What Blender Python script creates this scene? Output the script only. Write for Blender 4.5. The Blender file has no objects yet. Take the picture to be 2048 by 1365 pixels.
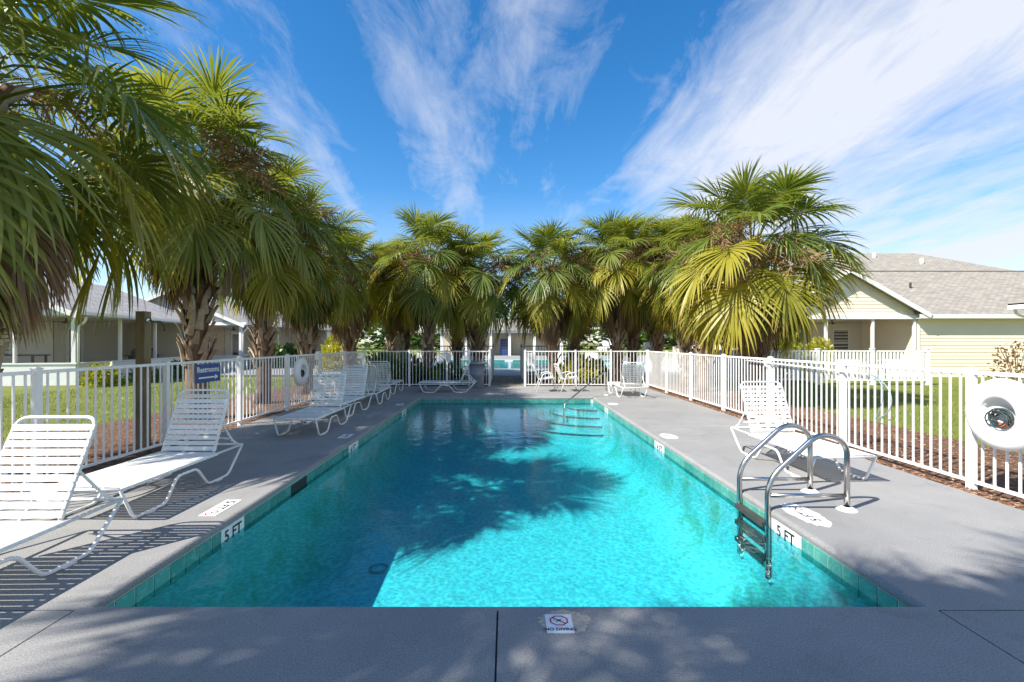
import bpy, bmesh, math, random
from mathutils import Vector, Matrix
R = math.radians
random.seed(7)
sc = bpy.context.scene
C = sc.collection

# ---------------------------------------------------------------- camera
CAM_H = 1.52
cd = bpy.data.cameras.new('camera'); cam = bpy.data.objects.new('camera', cd); C.objects.link(cam)
cd.sensor_width = 36; cd.lens = 16.0; cd.clip_start = 0.05; cd.clip_end = 1200
cd.shift_x = 0.0054; cd.shift_y = 0.0012
cam.location = (0, 0, CAM_H); cam.rotation_euler = (R(90), 0, 0)
sc.camera = cam

# ---------------------------------------------------------------- sun and sky
SUN_DIR = Vector((0.90, 0.50, -1.0)).normalized()      # direction the light travels
sd = bpy.data.lights.new('sun', 'SUN'); sun = bpy.data.objects.new('sun', sd); C.objects.link(sun)
sd.energy = 4.7; sd.angle = R(0.6); sd.color = (1.0, 0.94, 0.84)
sun.rotation_euler = SUN_DIR.to_track_quat('-Z', 'Y').to_euler()
sun.location = (-20, -10, 25)

w = bpy.data.worlds.new('World'); sc.world = w; w.use_nodes = True
nt = w.node_tree; N = nt.nodes; L = nt.links; N.clear()
out = N.new('ShaderNodeOutputWorld'); bg = N.new('ShaderNodeBackground')
sky = N.new('ShaderNodeTexSky'); sky.sky_type = 'NISHITA'; sky.sun_disc = False
elev = math.asin(-SUN_DIR.z); az = math.atan2(-SUN_DIR.x, -SUN_DIR.y)
sky.sun_elevation = elev; sky.sun_rotation = az; sky.altitude = 0; sky.air_density = 1.0
sky.dust_density = 0.3; sky.ozone_density = 2.5
bg.inputs['Strength'].default_value = 0.15
hs = N.new('ShaderNodeHueSaturation'); hs.inputs['Saturation'].default_value = 1.36; hs.inputs['Value'].default_value = 0.70
L.new(sky.outputs[0], hs.inputs['Color'])
tc = N.new('ShaderNodeTexCoord'); sep = N.new('ShaderNodeSeparateXYZ'); L.new(tc.outputs['Generated'], sep.inputs[0])
def wmath(op, a, b=None, clamp=False):
    n = N.new('ShaderNodeMath'); n.operation = op; n.use_clamp = clamp
    for i, v in enumerate((a, b)):
        if v is None: continue
        if isinstance(v, (int, float)): n.inputs[i].default_value = v
        else: L.new(v, n.inputs[i])
    return n.outputs[0]
zc = wmath('MAXIMUM', sep.outputs[2], 0.03)
zc = wmath('ADD', zc, 0.10)
px_ = wmath('DIVIDE', sep.outputs[0], zc); py_ = wmath('DIVIDE', sep.outputs[1], zc)
cmb = N.new('ShaderNodeCombineXYZ'); L.new(px_, cmb.inputs[0]); L.new(py_, cmb.inputs[1])
def wnoise(scale_xyz, loc, rotz, sc_, det, rough, dist=0.0):
    m = N.new('ShaderNodeMapping'); m.inputs['Scale'].default_value = scale_xyz; m.inputs['Location'].default_value = loc
    m.inputs['Rotation'].default_value = (0, 0, rotz)
    L.new(cmb.outputs[0], m.inputs[0])
    n = N.new('ShaderNodeTexNoise'); n.inputs['Scale'].default_value = sc_; n.inputs['Detail'].default_value = det
    n.inputs['Roughness'].default_value = rough; n.inputs['Distortion'].default_value = dist
    L.new(m.outputs[0], n.inputs['Vector']); return n.outputs[0]
n_big = wnoise((1.0, 0.42, 1), (0.4, 2.1, 0), R(12), 1.1, 4, 0.55, 0.3)
n_str = wnoise((1.0, 0.20, 1), (1.7, 0.4, 0), R(12), 2.6, 9, 0.62, 0.6)
n_wis = wnoise((1.0, 0.5, 1), (5.2, 2.0, 0), R(-25), 4.5, 10, 0.70, 0.8)
s = wmath('ADD', wmath('MULTIPLY', n_big, 0.62), wmath('MULTIPLY', n_str, 0.42))
s = wmath('ADD', s, wmath('MULTIPLY', wmath('SUBTRACT', n_wis, 0.18), 0.30))
# the broad cloud bank stands over the right of the pool
bank = wmath('MULTIPLY', wmath('ADD', px_, -0.55), 0.16)
bank = wmath('MINIMUM', wmath('MAXIMUM', bank, -0.05), 0.15)
s = wmath('ADD', s, bank)
cr = N.new('ShaderNodeValToRGB'); L.new(s, cr.inputs[0])
cr.color_ramp.elements[0].position = 0.555; cr.color_ramp.elements[0].color = (0, 0, 0, 1)
cr.color_ramp.elements[1].position = 0.82; cr.color_ramp.elements[1].color = (1, 1, 1, 1)
hz = wmath('MULTIPLY', wmath('SUBTRACT', 1.0, wmath('MULTIPLY', sep.outputs[2], 3.2), True), 0.45)
fac = wmath('MAXIMUM', cr.outputs[0], hz)
fac = wmath('MULTIPLY', fac, 0.92)
mix = N.new('ShaderNodeMix'); mix.data_type = 'RGBA'
L.new(fac, mix.inputs['Factor']); L.new(hs.outputs[0], mix.inputs[6])
mix.inputs[7].default_value = (2.95, 3.05, 3.35, 1)
L.new(mix.outputs[2], bg.inputs['Color']); L.new(bg.outputs[0], out.inputs[0])

vs = sc.view_settings; vs.view_transform = 'Standard'; vs.look = 'None'; vs.gamma = 1; vs.exposure = 1.02
vs.use_curve_mapping = False
sc.cycles.use_denoising = True
sc.cycles.max_bounces = 8; sc.cycles.transparent_max_bounces = 16
sc.cycles.diffuse_bounces = 4; sc.cycles.glossy_bounces = 3; sc.cycles.transmission_bounces = 4
sc.cycles.caustics_reflective = False; sc.cycles.caustics_refractive = False
sc.cycles.sample_clamp_indirect = 6.0

# ---------------------------------------------------------------- materials
def new_mat(name):
    m = bpy.data.materials.new(name); m.use_nodes = True
    return m, m.node_tree.nodes, m.node_tree.links, m.node_tree.nodes['Principled BSDF']
def col4(c): return (c[0], c[1], c[2], 1)
def ramp(n, l, src, stops):
    r = n.new('ShaderNodeValToRGB'); e = r.color_ramp.elements
    while len(e) < len(stops): e.new(0.5)
    for el, (p, c) in zip(e, stops): el.position = p; el.color = col4(c)
    l.new(src, r.inputs[0]); return r.outputs[0]
def noise(n, l, scale, det=4, rough=0.55, coord='pos', stretch=None, dist=0):
    if coord == 'pos':
        g = n.new('ShaderNodeNewGeometry'); src = g.outputs['Position']
    else:
        g = n.new('ShaderNodeTexCoord'); src = g.outputs['Object']
    if stretch:
        mp = n.new('ShaderNodeMapping'); mp.inputs['Scale'].default_value = stretch; l.new(src, mp.inputs[0]); src = mp.outputs[0]
    t = n.new('ShaderNodeTexNoise'); t.inputs['Scale'].default_value = scale; t.inputs['Detail'].default_value = det
    t.inputs['Roughness'].default_value = rough; t.inputs['Distortion'].default_value = dist
    l.new(src, t.inputs['Vector']); return t.outputs[0]
def mixc(n, l, f, a, b, mode='MIX'):
    m = n.new('ShaderNodeMix'); m.data_type = 'RGBA'; m.blend_type = mode
    for sock, v in ((m.inputs['Factor'], f), (m.inputs[6], a), (m.inputs[7], b)):
        if isinstance(v, (int, float)): sock.default_value = v
        elif isinstance(v, tuple): sock.default_value = col4(v)
        else: l.new(v, sock)
    return m.outputs[2]
def bump(n, l, src, strength, dist, target):
    b = n.new('ShaderNodeBump'); b.inputs['Strength'].default_value = strength; b.inputs['Distance'].default_value = dist
    l.new(src, b.inputs['Height']); l.new(b.outputs[0], target.inputs['Normal']); return b
def plain(name, c, rough=0.5, metal=0.0, var=0.08, vscale=9.0, spec=0.5):
    m, n, l, p = new_mat(name)
    nz = noise(n, l, vscale, 5, 0.6)
    lo = tuple(x * (1 - var) for x in c); hi = tuple(min(1, x * (1 + var)) for x in c)
    l.new(ramp(n, l, nz, [(0.3, lo), (0.7, hi)]), p.inputs['Base Color'])
    p.inputs['Roughness'].default_value = rough; p.inputs['Metallic'].default_value = metal
    p.inputs['Specular IOR Level'].default_value = spec
    return m
M = {}
M['white_metal'] = plain('white_metal', (0.80, 0.80, 0.79), 0.35, var=0.05, vscale=14)
M['vinyl_strap'] = plain('vinyl_strap', (0.80, 0.80, 0.79), 0.42, var=0.05, vscale=20)
def mat_strap():
    m, n, l, p = new_mat('vinyl_strap_aged'); o = n.new('ShaderNodeObjectInfo'); a = noise(n, l, 22, 5, 0.65)
    c = ramp(n, l, o.outputs['Random'], [(0.0, (0.70, 0.69, 0.64)), (0.5, (0.79, 0.785, 0.76)), (1.0, (0.82, 0.82, 0.81))])
    l.new(mixc(n, l, 1.0, c, ramp(n, l, a, [(0.3, (0.90, 0.89, 0.87)), (0.7, (1, 1, 1))]), 'MULTIPLY'), p.inputs['Base Color']); p.inputs['Roughness'].default_value = 0.45; return m
M['vinyl_strap'] = mat_strap()
M['white_trim'] = plain('white_trim', (0.78, 0.78, 0.76), 0.5, var=0.05, vscale=3)
M['steel'] = plain('stainless_steel', (0.55, 0.53, 0.50), 0.22, 1.0, 0.08, 20)
M['dark_metal'] = plain('dark_metal', (0.05, 0.045, 0.04), 0.45, var=0.2)
M['plastic_white'] = plain('white_plastic', (0.80, 0.80, 0.78), 0.38, var=0.04, vscale=5)
M['bin'] = plain('bin_plastic', (0.20, 0.225, 0.26), 0.5, var=0.15, vscale=6)
M['sign_blue'] = plain('sign_blue', (0.03, 0.075, 0.24), 0.4, var=0.05)
M['print_white'] = plain('print_white', (0.8, 0.8, 0.8), 0.5, var=0.02)
M['print_black'] = plain('print_black', (0.015, 0.015, 0.017), 0.5, var=0.1)
M['print_red'] = plain('print_red', (0.45, 0.02, 0.04), 0.5, var=0.1)
M['rope_dark'] = plain('dark_rope', (0.03, 0.05, 0.055), 0.7, var=0.3)
M['orange'] = plain('orange_plastic', (0.8, 0.12, 0.02), 0.5)
M['blue_paint'] = plain('blue_paint', (0.03, 0.06, 0.19), 0.4)
M['car_red'] = plain('car_paint', (0.22, 0.03, 0.05), 0.25)
M['car_dark'] = plain('car_paint_dark', (0.05, 0.055, 0.065), 0.25)
M['glass_dark'] = plain('dark_glass', (0.03, 0.035, 0.04), 0.08, var=0.1)
M['rubber'] = plain('rubber', (0.02, 0.02, 0.02), 0.8)
M['stucco'] = plain('stucco', (0.55, 0.47, 0.38), 0.85, var=0.08, vscale=2)
M['hook_blue'] = plain('hook_tube', (0.30, 0.38, 0.48), 0.35, 0.3)
M['twig'] = plain('flower_twig', (0.30, 0.175, 0.085), 0.85, var=0.35, vscale=4)

def mat_deck():
    m, n, l, p = new_mat('painted_concrete')
    a = noise(n, l, 0.9, 6, 0.6); b = noise(n, l, 130, 3, 0.7); c = noise(n, l, 5.0, 8, 0.68, dist=0.4)
    base = ramp(n, l, a, [(0.3, (0.235, 0.234, 0.234)), (0.7, (0.305, 0.302, 0.299))])
    wear = ramp(n, l, c, [(0.56, (0, 0, 0)), (0.74, (1, 1, 1))])
    base = mixc(n, l, mixc(n, l, 0.30, (0, 0, 0), wear), base, (0.36, 0.352, 0.335))
    sn = noise(n, l, 2.2, 9, 0.7, dist=0.8)
    base = mixc(n, l, ramp(n, l, sn, [(0.55, (0, 0, 0)), (0.70, (0.5, 0.5, 0.5))]), base, (0.17, 0.165, 0.155))
    spk = ramp(n, l, b, [(0.30, (0.52, 0.52, 0.53)), (0.5, (1, 1, 1)), (0.72, (1.38, 1.38, 1.36))])
    base = mixc(n, l, 1.0, base, spk, 'MULTIPLY')
    v = n.new('ShaderNodeTexVoronoi'); v.inputs['Scale'].default_value = 9; g = n.new('ShaderNodeNewGeometry'); l.new(g.outputs['Position'], v.inputs['Vector'])
    dots = ramp(n, l, v.outputs['Distance'], [(0.035, (1, 1, 1)), (0.06, (0, 0, 0))])
    base = mixc(n, l, mixc(n, l, 0.5, (0, 0, 0), dots), base, (0.42, 0.40, 0.36))
    l.new(base, p.inputs['Base Color']); p.inputs['Roughness'].default_value = 0.72
    p.inputs['Specular IOR Level'].default_value = 0.35
    bump(n, l, b, 0.55, 0.006, p); return m
M['deck'] = mat_deck()
M['bare_concrete'] = plain('bare_concrete', (0.46, 0.385, 0.30), 0.9, var=0.18, vscale=40)
def mat_grass():
    m, n, l, p = new_mat('lawn_grass')
    a = noise(n, l, 0.5, 4, 0.6); b = noise(n, l, 45, 4, 0.75, stretch=(1, 0.5, 1))
    base = ramp(n, l, a, [(0.3, (0.13, 0.17, 0.022)), (0.7, (0.23, 0.25, 0.04))])
    base = mixc(n, l, 1.0, base, ramp(n, l, b, [(0.3, (0.5, 0.55, 0.5)), (0.7, (1.3, 1.25, 1.2))]), 'MULTIPLY')
    l.new(base, p.inputs['Base Color']); p.inputs['Roughness'].default_value = 0.9
    bump(n, l, b, 0.8, 0.04, p); return m
M['grass'] = mat_grass()
def mat_mulch():
    m, n, l, p = new_mat('bark_mulch')
    a = noise(n, l, 28, 5, 0.75, dist=0.6); b = noise(n, l, 1.5, 3)
    base = ramp(n, l, a, [(0.25, (0.06, 0.032, 0.018)), (0.55, (0.20, 0.105, 0.06)), (0.78, (0.36, 0.22, 0.14))])
    base = mixc(n, l, 1.0, base, ramp(n, l, b, [(0.3, (0.8, 0.8, 0.8)), (0.7, (1.2, 1.15, 1.1))]), 'MULTIPLY')
    l.new(base, p.inputs['Base Color']); p.inputs['Roughness'].default_value = 0.95
    bump(n, l, a, 1.0, 0.05, p); return m
M['mulch'] = mat_mulch()
def mat_chip():
    m, n, l, p = new_mat('bark_chip')
    o = n.new('ShaderNodeNewGeometry')
    base = ramp(n, l, o.outputs['Random Per Island'], [(0.0, (0.07, 0.035, 0.02)), (0.5, (0.24, 0.12, 0.065)), (0.85, (0.34, 0.20, 0.12)), (1.0, (0.42, 0.32, 0.20))])
    l.new(base, p.inputs['Base Color']); p.inputs['Roughness'].default_value = 0.9; return m
M['chip'] = mat_chip()
def mat_pool_floor():
    m, n, l, p = new_mat('pool_plaster')
    a = noise(n, l, 1.1, 5, 0.6); b = noise(n, l, 2.3, 5, 0.65, dist=0.5)
    base = ramp(n, l, a, [(0.3, (0.60, 0.72, 0.72)), (0.7, (0.70, 0.80, 0.79))])
    g = n.new('ShaderNodeNewGeometry'); s_ = n.new('ShaderNodeSeparateXYZ'); l.new(g.outputs['Position'], s_.inputs[0])
    ab = n.new('ShaderNodeMath'); ab.operation = 'ABSOLUTE'; l.new(s_.outputs[0], ab.inputs[0])
    edge = ramp(n, l, ab.outputs[0], [(0.0, (0, 0, 0)), (1.0, (1, 1, 1))])
    mr = n.new('ShaderNodeMapRange'); mr.inputs['From Min'].default_value = 1.5; mr.inputs['From Max'].default_value = 2.4; l.new(ab.outputs[0], mr.inputs['Value'])
    st = ramp(n, l, b, [(0.48, (0, 0, 0)), (0.66, (1, 1, 1))])
    f = mixc(n, l, 1.0, st, mr.outputs[0], 'MULTIPLY')
    base = mixc(n, l, mixc(n, l, 0.6, (0, 0, 0), f), base, (0.28, 0.42, 0.20))
    l.new(base, p.inputs['Base Color']); p.inputs['Roughness'].default_value = 0.7; return m
M['plaster'] = mat_pool_floor()
def mat_tile():
    m, n, l, p = new_mat('glazed_tile')
    o = n.new('ShaderNodeObjectInfo'); a = noise(n, l, 14, 6, 0.7, dist=1.2)
    base = ramp(n, l, o.outputs['Random'], [(0, (0.045, 0.23, 0.195)), (1, (0.085, 0.32, 0.265))])
    base = mixc(n, l, ramp(n, l, a, [(0.5, (0, 0, 0)), (0.75, (0.7, 0.7, 0.7))]), base, (0.25, 0.50, 0.42))
    l.new(base, p.inputs['Base Color']); p.inputs['Roughness'].default_value = 0.18; return m
M['tile'] = mat_tile()
M['grout'] = plain('grout', (0.62, 0.64, 0.60), 0.8)
M['step_trim'] = plain('step_trim', (0.02, 0.09, 0.10), 0.4)

WATER_TINT = (0.21, 0.78, 0.85)
def mat_water():
    m, n, l, p = new_mat('pool_water'); n.remove(p)
    o = n['Material Output']
    tr = n.new('ShaderNodeBsdfTransparent'); gl = n.new('ShaderNodeBsdfGlossy'); gl.inputs['Roughness'].default_value = 0.015
    mx = n.new('ShaderNodeMixShader'); fr = n.new('ShaderNodeFresnel'); fr.inputs['IOR'].default_value = 1.33
    # caustics put into the tint: cells stand in for light focused by ripples
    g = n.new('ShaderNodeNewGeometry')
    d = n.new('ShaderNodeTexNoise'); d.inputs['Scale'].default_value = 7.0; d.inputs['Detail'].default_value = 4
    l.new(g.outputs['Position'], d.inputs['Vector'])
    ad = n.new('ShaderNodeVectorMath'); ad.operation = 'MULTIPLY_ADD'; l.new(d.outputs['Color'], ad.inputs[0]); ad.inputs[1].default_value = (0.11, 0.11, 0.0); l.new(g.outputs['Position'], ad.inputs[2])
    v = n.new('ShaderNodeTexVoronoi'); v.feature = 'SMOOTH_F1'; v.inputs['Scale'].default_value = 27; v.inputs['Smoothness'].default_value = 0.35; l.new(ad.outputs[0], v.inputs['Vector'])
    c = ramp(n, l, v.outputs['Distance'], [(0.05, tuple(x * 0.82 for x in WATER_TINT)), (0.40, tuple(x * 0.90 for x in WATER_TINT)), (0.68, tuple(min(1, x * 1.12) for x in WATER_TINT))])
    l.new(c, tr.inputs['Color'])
    w1 = noise(n, l, 4.5, 3, 0.5); w2 = noise(n, l, 16, 2, 0.5)
    am = n.new('ShaderNodeMath'); am.operation = 'MULTIPLY_ADD'; l.new(w2, am.inputs[0]); am.inputs[1].default_value = 0.30; l.new(w1, am.inputs[2])
    b = n.new('ShaderNodeBump'); b.inputs['Strength'].default_value = 0.22; b.inputs['Distance'].default_value = 0.03
    l.new(am.outputs[0], b.inputs['Height']); l.new(b.outputs[0], gl.inputs['Normal']); l.new(b.outputs[0], fr.inputs['Normal'])
    l.new(fr.outputs[0], mx.inputs[0]); l.new(tr.outputs[0], mx.inputs[1]); l.new(gl.outputs[0], mx.inputs[2])
    l.new(mx.outputs[0], o.inputs['Surface']); return m
M['water'] = mat_water()
def mat_leaf(name, c_lo, c_hi, tip, trans=0.42):
    m, n, l, p = new_mat(name); n.remove(p); o = n['Material Output']
    oi = n.new('ShaderNodeObjectInfo'); at = n.new('ShaderNodeAttribute'); at.attribute_name = 'tip'
    gi = n.new('ShaderNodeNewGeometry')
    mxr = n.new('ShaderNodeMath'); mxr.operation = 'MULTIPLY_ADD'; l.new(gi.outputs['Random Per Island'], mxr.inputs[0]); mxr.inputs[1].default_value = 0.45
    hm = n.new('ShaderNodeMath'); hm.operation = 'MULTIPLY'; l.new(oi.outputs['Random'], hm.inputs[0]); hm.inputs[1].default_value = 0.55; l.new(hm.outputs[0], mxr.inputs[2])
    base = ramp(n, l, mxr.outputs[0], [(0.0, c_lo), (1.0, c_hi)])
    tp = ramp(n, l, at.outputs['Fac'], [(0.55, (0, 0, 0)), (1.0, (0.8, 0.8, 0.8))])
    base = mixc(n, l, tp, base, tip)
    df = n.new('ShaderNodeBsdfPrincipled'); df.inputs['Roughness'].default_value = 0.42; df.inputs['Specular IOR Level'].default_value = 0.5
    l.new(base, df.inputs['Base Color'])
    ts = n.new('ShaderNodeBsdfTranslucent'); l.new(mixc(n, l, 1.0, base, (1.5, 1.35, 0.6), 'MULTIPLY'), ts.inputs['Color'])
    mx = n.new('ShaderNodeMixShader'); mx.inputs[0].default_value = trans
    l.new(df.outputs[0], mx.inputs[1]); l.new(ts.outputs[0], mx.inputs[2]); l.new(mx.outputs[0], o.inputs['Surface']); return m
M['frond'] = mat_leaf('palm_leaf', (0.085, 0.150, 0.030), (0.290, 0.320, 0.065), (0.45, 0.40, 0.16))
M['frond_yellow'] = mat_leaf('palm_leaf_yellowing', (0.22, 0.24, 0.025), (0.42, 0.37, 0.045), (0.44, 0.29, 0.09))
M['frond_dead'] = mat_leaf('palm_leaf_dead', (0.13, 0.075, 0.038), (0.27, 0.17, 0.09), (0.30, 0.20, 0.12), 0.2)
M['shrub_green'] = mat_leaf('shrub_leaf', (0.05, 0.11, 0.02), (0.12, 0.20, 0.04), (0.15, 0.2, 0.05))
M['shrub_yellow'] = mat_leaf('shrub_leaf_yellow', (0.22, 0.26, 0.02), (0.42, 0.40, 0.05), (0.4, 0.4, 0.08))
M['shrub_red'] = mat_leaf('shrub_leaf_red', (0.18, 0.07, 0.03), (0.28, 0.20, 0.07), (0.3, 0.1, 0.05))
def mat_trunk():
    m, n, l, p = new_mat('palm_bark')
    a = noise(n, l, 9, 6, 0.7, stretch=(1, 1, 0.35)); 
    l.new(ramp(n, l, a, [(0.3, (0.09, 0.055, 0.034)), (0.7, (0.29, 0.19, 0.12))]), p.inputs['Base Color'])
    p.inputs['Roughness'].default_value = 0.95; bump(n, l, a, 0.9, 0.03, p); return m
M['bark'] = mat_trunk()
def mat_boot():
    m, n, l, p = new_mat('palm_boot')
    o = n.new('ShaderNodeObjectInfo'); a = noise(n, l, 16, 4, 0.6)
    c = ramp(n, l, o.outputs['Random'], [(0.0, (0.17, 0.10, 0.055)), (0.5, (0.33, 0.24, 0.16)), (1.0, (0.46, 0.39, 0.30))])
    l.new(mixc(n, l, 1.0, c, ramp(n, l, a, [(0.3, (0.7, 0.7, 0.7)), (0.7, (1.2, 1.2, 1.2))]), 'MULTIPLY'), p.inputs['Base Color'])
    p.inputs['Roughness'].default_value = 0.9; return m
M['boot'] = mat_boot()
def mat_shingle(name, c):
    m, n, l, p = new_mat(name)
    tcn = n.new('ShaderNodeTexCoord')
    bk = n.new('ShaderNodeTexBrick'); bk.inputs['Scale'].default_value = 1.0
    bk.inputs['Color1'].default_value = col4(tuple(x * 0.82 for x in c)); bk.inputs['Color2'].default_value = col4(tuple(min(1, x * 1.15) for x in c))
    bk.inputs['Mortar'].default_value = col4(tuple(x * 0.45 for x in c)); bk.inputs['Mortar Size'].default_value = 0.012
    bk.inputs['Brick Width'].default_value = 0.32; bk.inputs['Row Height'].default_value = 0.14; bk.inputs['Bias'].default_value = 0.0
    l.new(tcn.outputs['UV'], bk.inputs['Vector'])
    a = noise(n, l, 3, 5, 0.6)
    l.new(mixc(n, l, 1.0, bk.outputs['Color'], ramp(n, l, a, [(0.3, (0.85, 0.85, 0.85)), (0.7, (1.12, 1.1, 1.08))]), 'MULTIPLY'), p.inputs['Base Color'])
    p.inputs['Roughness'].default_value = 0.9; bump(n, l, bk.outputs['Fac'], -0.5, 0.02, p); return m
M['shingle_tan'] = mat_shingle('shingle_tan', (0.31, 0.285, 0.245))
M['shingle_grey'] = mat_shingle('shingle_grey', (0.36, 0.345, 0.335))
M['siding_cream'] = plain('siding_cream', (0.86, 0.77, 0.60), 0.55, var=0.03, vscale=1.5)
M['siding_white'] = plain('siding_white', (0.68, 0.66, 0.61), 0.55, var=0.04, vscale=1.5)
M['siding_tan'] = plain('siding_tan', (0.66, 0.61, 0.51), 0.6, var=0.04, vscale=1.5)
M['porch_floor'] = plain('porch_floor', (0.3, 0.29, 0.27), 0.8)
def mat_screen():
    m, n, l, p = new_mat('insect_screen'); n.remove(p); o = n['Material Output']
    tr = n.new('ShaderNodeBsdfTransparent'); df = n.new('ShaderNodeBsdfDiffuse'); df.inputs['Color'].default_value = (0.10, 0.095, 0.085, 1)
    mx = n.new('ShaderNodeMixShader'); mx.inputs[0].default_value = 0.15
    l.new(tr.outputs[0], mx.inputs[1]); l.new(df.outputs[0], mx.inputs[2]); l.new(mx.outputs[0], o.inputs['Surface']); return m
M['screen'] = mat_screen()
def mat_wood():
    m, n, l, p = new_mat('weathered_post')
    a = noise(n, l, 12, 6, 0.65, stretch=(1, 1, 0.12))
    l.new(ramp(n, l, a, [(0.3, (0.10, 0.075, 0.035)), (0.7, (0.26, 0.20, 0.11))]), p.inputs['Base Color'])
    p.inputs['Roughness'].default_value = 0.9; bump(n, l, a, 0.6, 0.01, p); return m
M['wood'] = mat_wood()
def mat_paver():
    m, n, l, p = new_mat('concrete_paver')
    o = n.new('ShaderNodeObjectInfo'); a = noise(n, l, 30, 5, 0.7)
    c = ramp(n, l, o.outputs['Random'], [(0, (0.15, 0.135, 0.10)), (1, (0.24, 0.21, 0.15))])
    l.new(mixc(n, l, 1.0, c, ramp(n, l, a, [(0.3, (0.75, 0.75, 0.75)), (0.7, (1.2, 1.2, 1.2))]), 'MULTIPLY'), p.inputs['Base Color'])
    p.inputs['Roughness'].default_value = 0.9; return m
M['paver'] = mat_paver()

# ---------------------------------------------------------------- builders
class MB:
    def __init__(s): s.v = []; s.f = []; s.att = []
    def quad(s, a, b, c, d):
        i = len(s.v); s.v += [tuple(a), tuple(b), tuple(c), tuple(d)]; s.f.append((i, i+1, i+2, i+3))
    def box(s, x0, x1, y0, y1, z0, z1):
        i = len(s.v)
        s.v += [(x0,y0,z0),(x1,y0,z0),(x1,y1,z0),(x0,y1,z0),(x0,y0,z1),(x1,y0,z1),(x1,y1,z1),(x0,y1,z1)]
        for q in ((0,3,2,1),(4,5,6,7),(0,1,5,4),(1,2,6,5),(2,3,7,6),(3,0,4,7)): s.f.append(tuple(i+k for k in q))
        return s
    def tube(s, pts, r, n=8, closed=False, caps=True):
        pts = [Vector(p) for p in pts]; m = len(pts); rings = []
        up = None
        for k in range(m):
            if closed: t = pts[(k+1) % m] - pts[k-1]
            else: t = pts[min(k+1, m-1)] - pts[max(k-1, 0)]
            t.normalize()
            if up is None:
                up = Vector((0,0,1)) if abs(t.z) < 0.9 else Vector((1,0,0))
            side = t.cross(up)
            if side.length < 1e-4: side = t.cross(Vector((0,1,0)))
            side.normalize(); up = side.cross(t).normalized()
            rr = r[k] if isinstance(r, (list, tuple)) else r
            base = len(s.v)
            for j in range(n):
                a = 2*math.pi*j/n
                s.v.append(tuple(pts[k] + side*math.cos(a)*rr + up*math.sin(a)*rr))
            rings.append(base)
        K = m if closed else m-1
        for k in range(K):
            a, b = rings[k], rings[(k+1) % m]
            for j in range(n): s.f.append((a+j, a+(j+1) % n, b+(j+1) % n, b+j))
        if not closed and caps:
            s.f.append(tuple(rings[0]+j for j in range(n))[::-1]); s.f.append(tuple(rings[-1]+j for j in range(n)))
        return s
    def lathe(s, prof, n=24, axis='z', c=(0,0,0)):
        base = len(s.v)
        for (r, h) in prof:
            for j in range(n):
                a = 2*math.pi*j/n
                if axis == 'z': s.v.append((c[0]+r*math.cos(a), c[1]+r*math.sin(a), c[2]+h))
                else: s.v.append((c[0]+h, c[1]+r*math.cos(a), c[2]+r*math.sin(a)))
        for k in range(len(prof)-1):
            for j in range(n):
                a = base+k*n; b = base+(k+1)*n
                s.f.append((a+j, a+(j+1) % n, b+(j+1) % n, b+j))
        return s
    def prism(s, poly, h0, h1, axis='z'):
        i = len(s.v); n = len(poly)
        for h in (h0, h1):
            for (a, b) in poly:
                s.v.append({'z': (a, b, h), 'y': (a, h, b), 'x': (h, a, b)}[axis])
        s.f.append(tuple(range(i, i+n))[::-1]); s.f.append(tuple(range(i+n, i+2*n)))
        for k in range(n): s.f.append((i+k, i+(k+1) % n, i+n+(k+1) % n, i+n+k))
        return s
    def mesh(s, name, mat, smooth=False):
        me = bpy.data.meshes.new(name); me.from_pydata(s.v, [], s.f)
        if smooth:
            me.polygons.foreach_set('use_smooth', [True]*len(me.polygons))
        if mat is not None: me.materials.append(M[mat] if isinstance(mat, str) else mat)
        bm = bmesh.new(); bm.from_mesh(me); bmesh.ops.recalc_face_normals(bm, faces=bm.faces); bm.to_mesh(me); bm.free()
        me.update(); return me
    def build(s, name, mat, parent=None, smooth=False, **kw):
        return link(name, s.mesh(name, mat, smooth), parent, **kw)
def link(name, me, parent=None, loc=None, rot=None):
    o = bpy.data.objects.new(name, me); C.objects.link(o)
    if parent is not None: o.parent = parent
    if loc is not None: o.location = loc
    if rot is not None: o.rotation_euler = rot
    return o
def empty(name, loc=(0,0,0), rz=0):
    o = bpy.data.objects.new(name, None); C.objects.link(o); o.location = loc; o.rotation_euler = (0,0,rz); o.empty_display_size = 0.2
    return o
def tag(o, label, cat, group=None):
    o['label'] = label; o['category'] = cat
    if group: o['group'] = group
    return o
def struct(o): o['kind'] = 'structure'; return o
def fillet(pts, rad, n=5):
    pts = [Vector(p) for p in pts]; res = [pts[0]]
    for k in range(1, len(pts)-1):
        p, a, b = pts[k], pts[k-1], pts[k+1]
        d1 = (a-p); d2 = (b-p); r = min(rad, d1.length*0.48, d2.length*0.48)
        s_, e_ = p + d1.normalized()*r, p + d2.normalized()*r
        for i in range(n+1):
            t = i/n; res.append(s_*(1-t)**2 + p*2*t*(1-t) + e_*t*t)
    res.append(pts[-1]); return res
def text_mesh(txt, size, mat, name, depth=0.0):
    cu = bpy.data.curves.new(name, 'FONT'); cu.body = txt; cu.size = size; cu.align_x = 'CENTER'; cu.align_y = 'CENTER'; cu.extrude = depth; cu.resolution_u = 3; cu.offset = size*0.022
    o = bpy.data.objects.new(name, cu); C.objects.link(o)
    dg = bpy.context.evaluated_depsgraph_get(); dg.update()
    me = bpy.data.meshes.new_from_object(o.evaluated_get(dg)); bpy.data.objects.remove(o)
    me.name = name; me.materials.clear(); me.materials.append(M[mat]); return me
def copy_tree(o, parent=None):
    c = o.copy(); C.objects.link(c); c.parent = parent
    for ch in list(o.children): copy_tree(ch, c)
    return c

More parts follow.
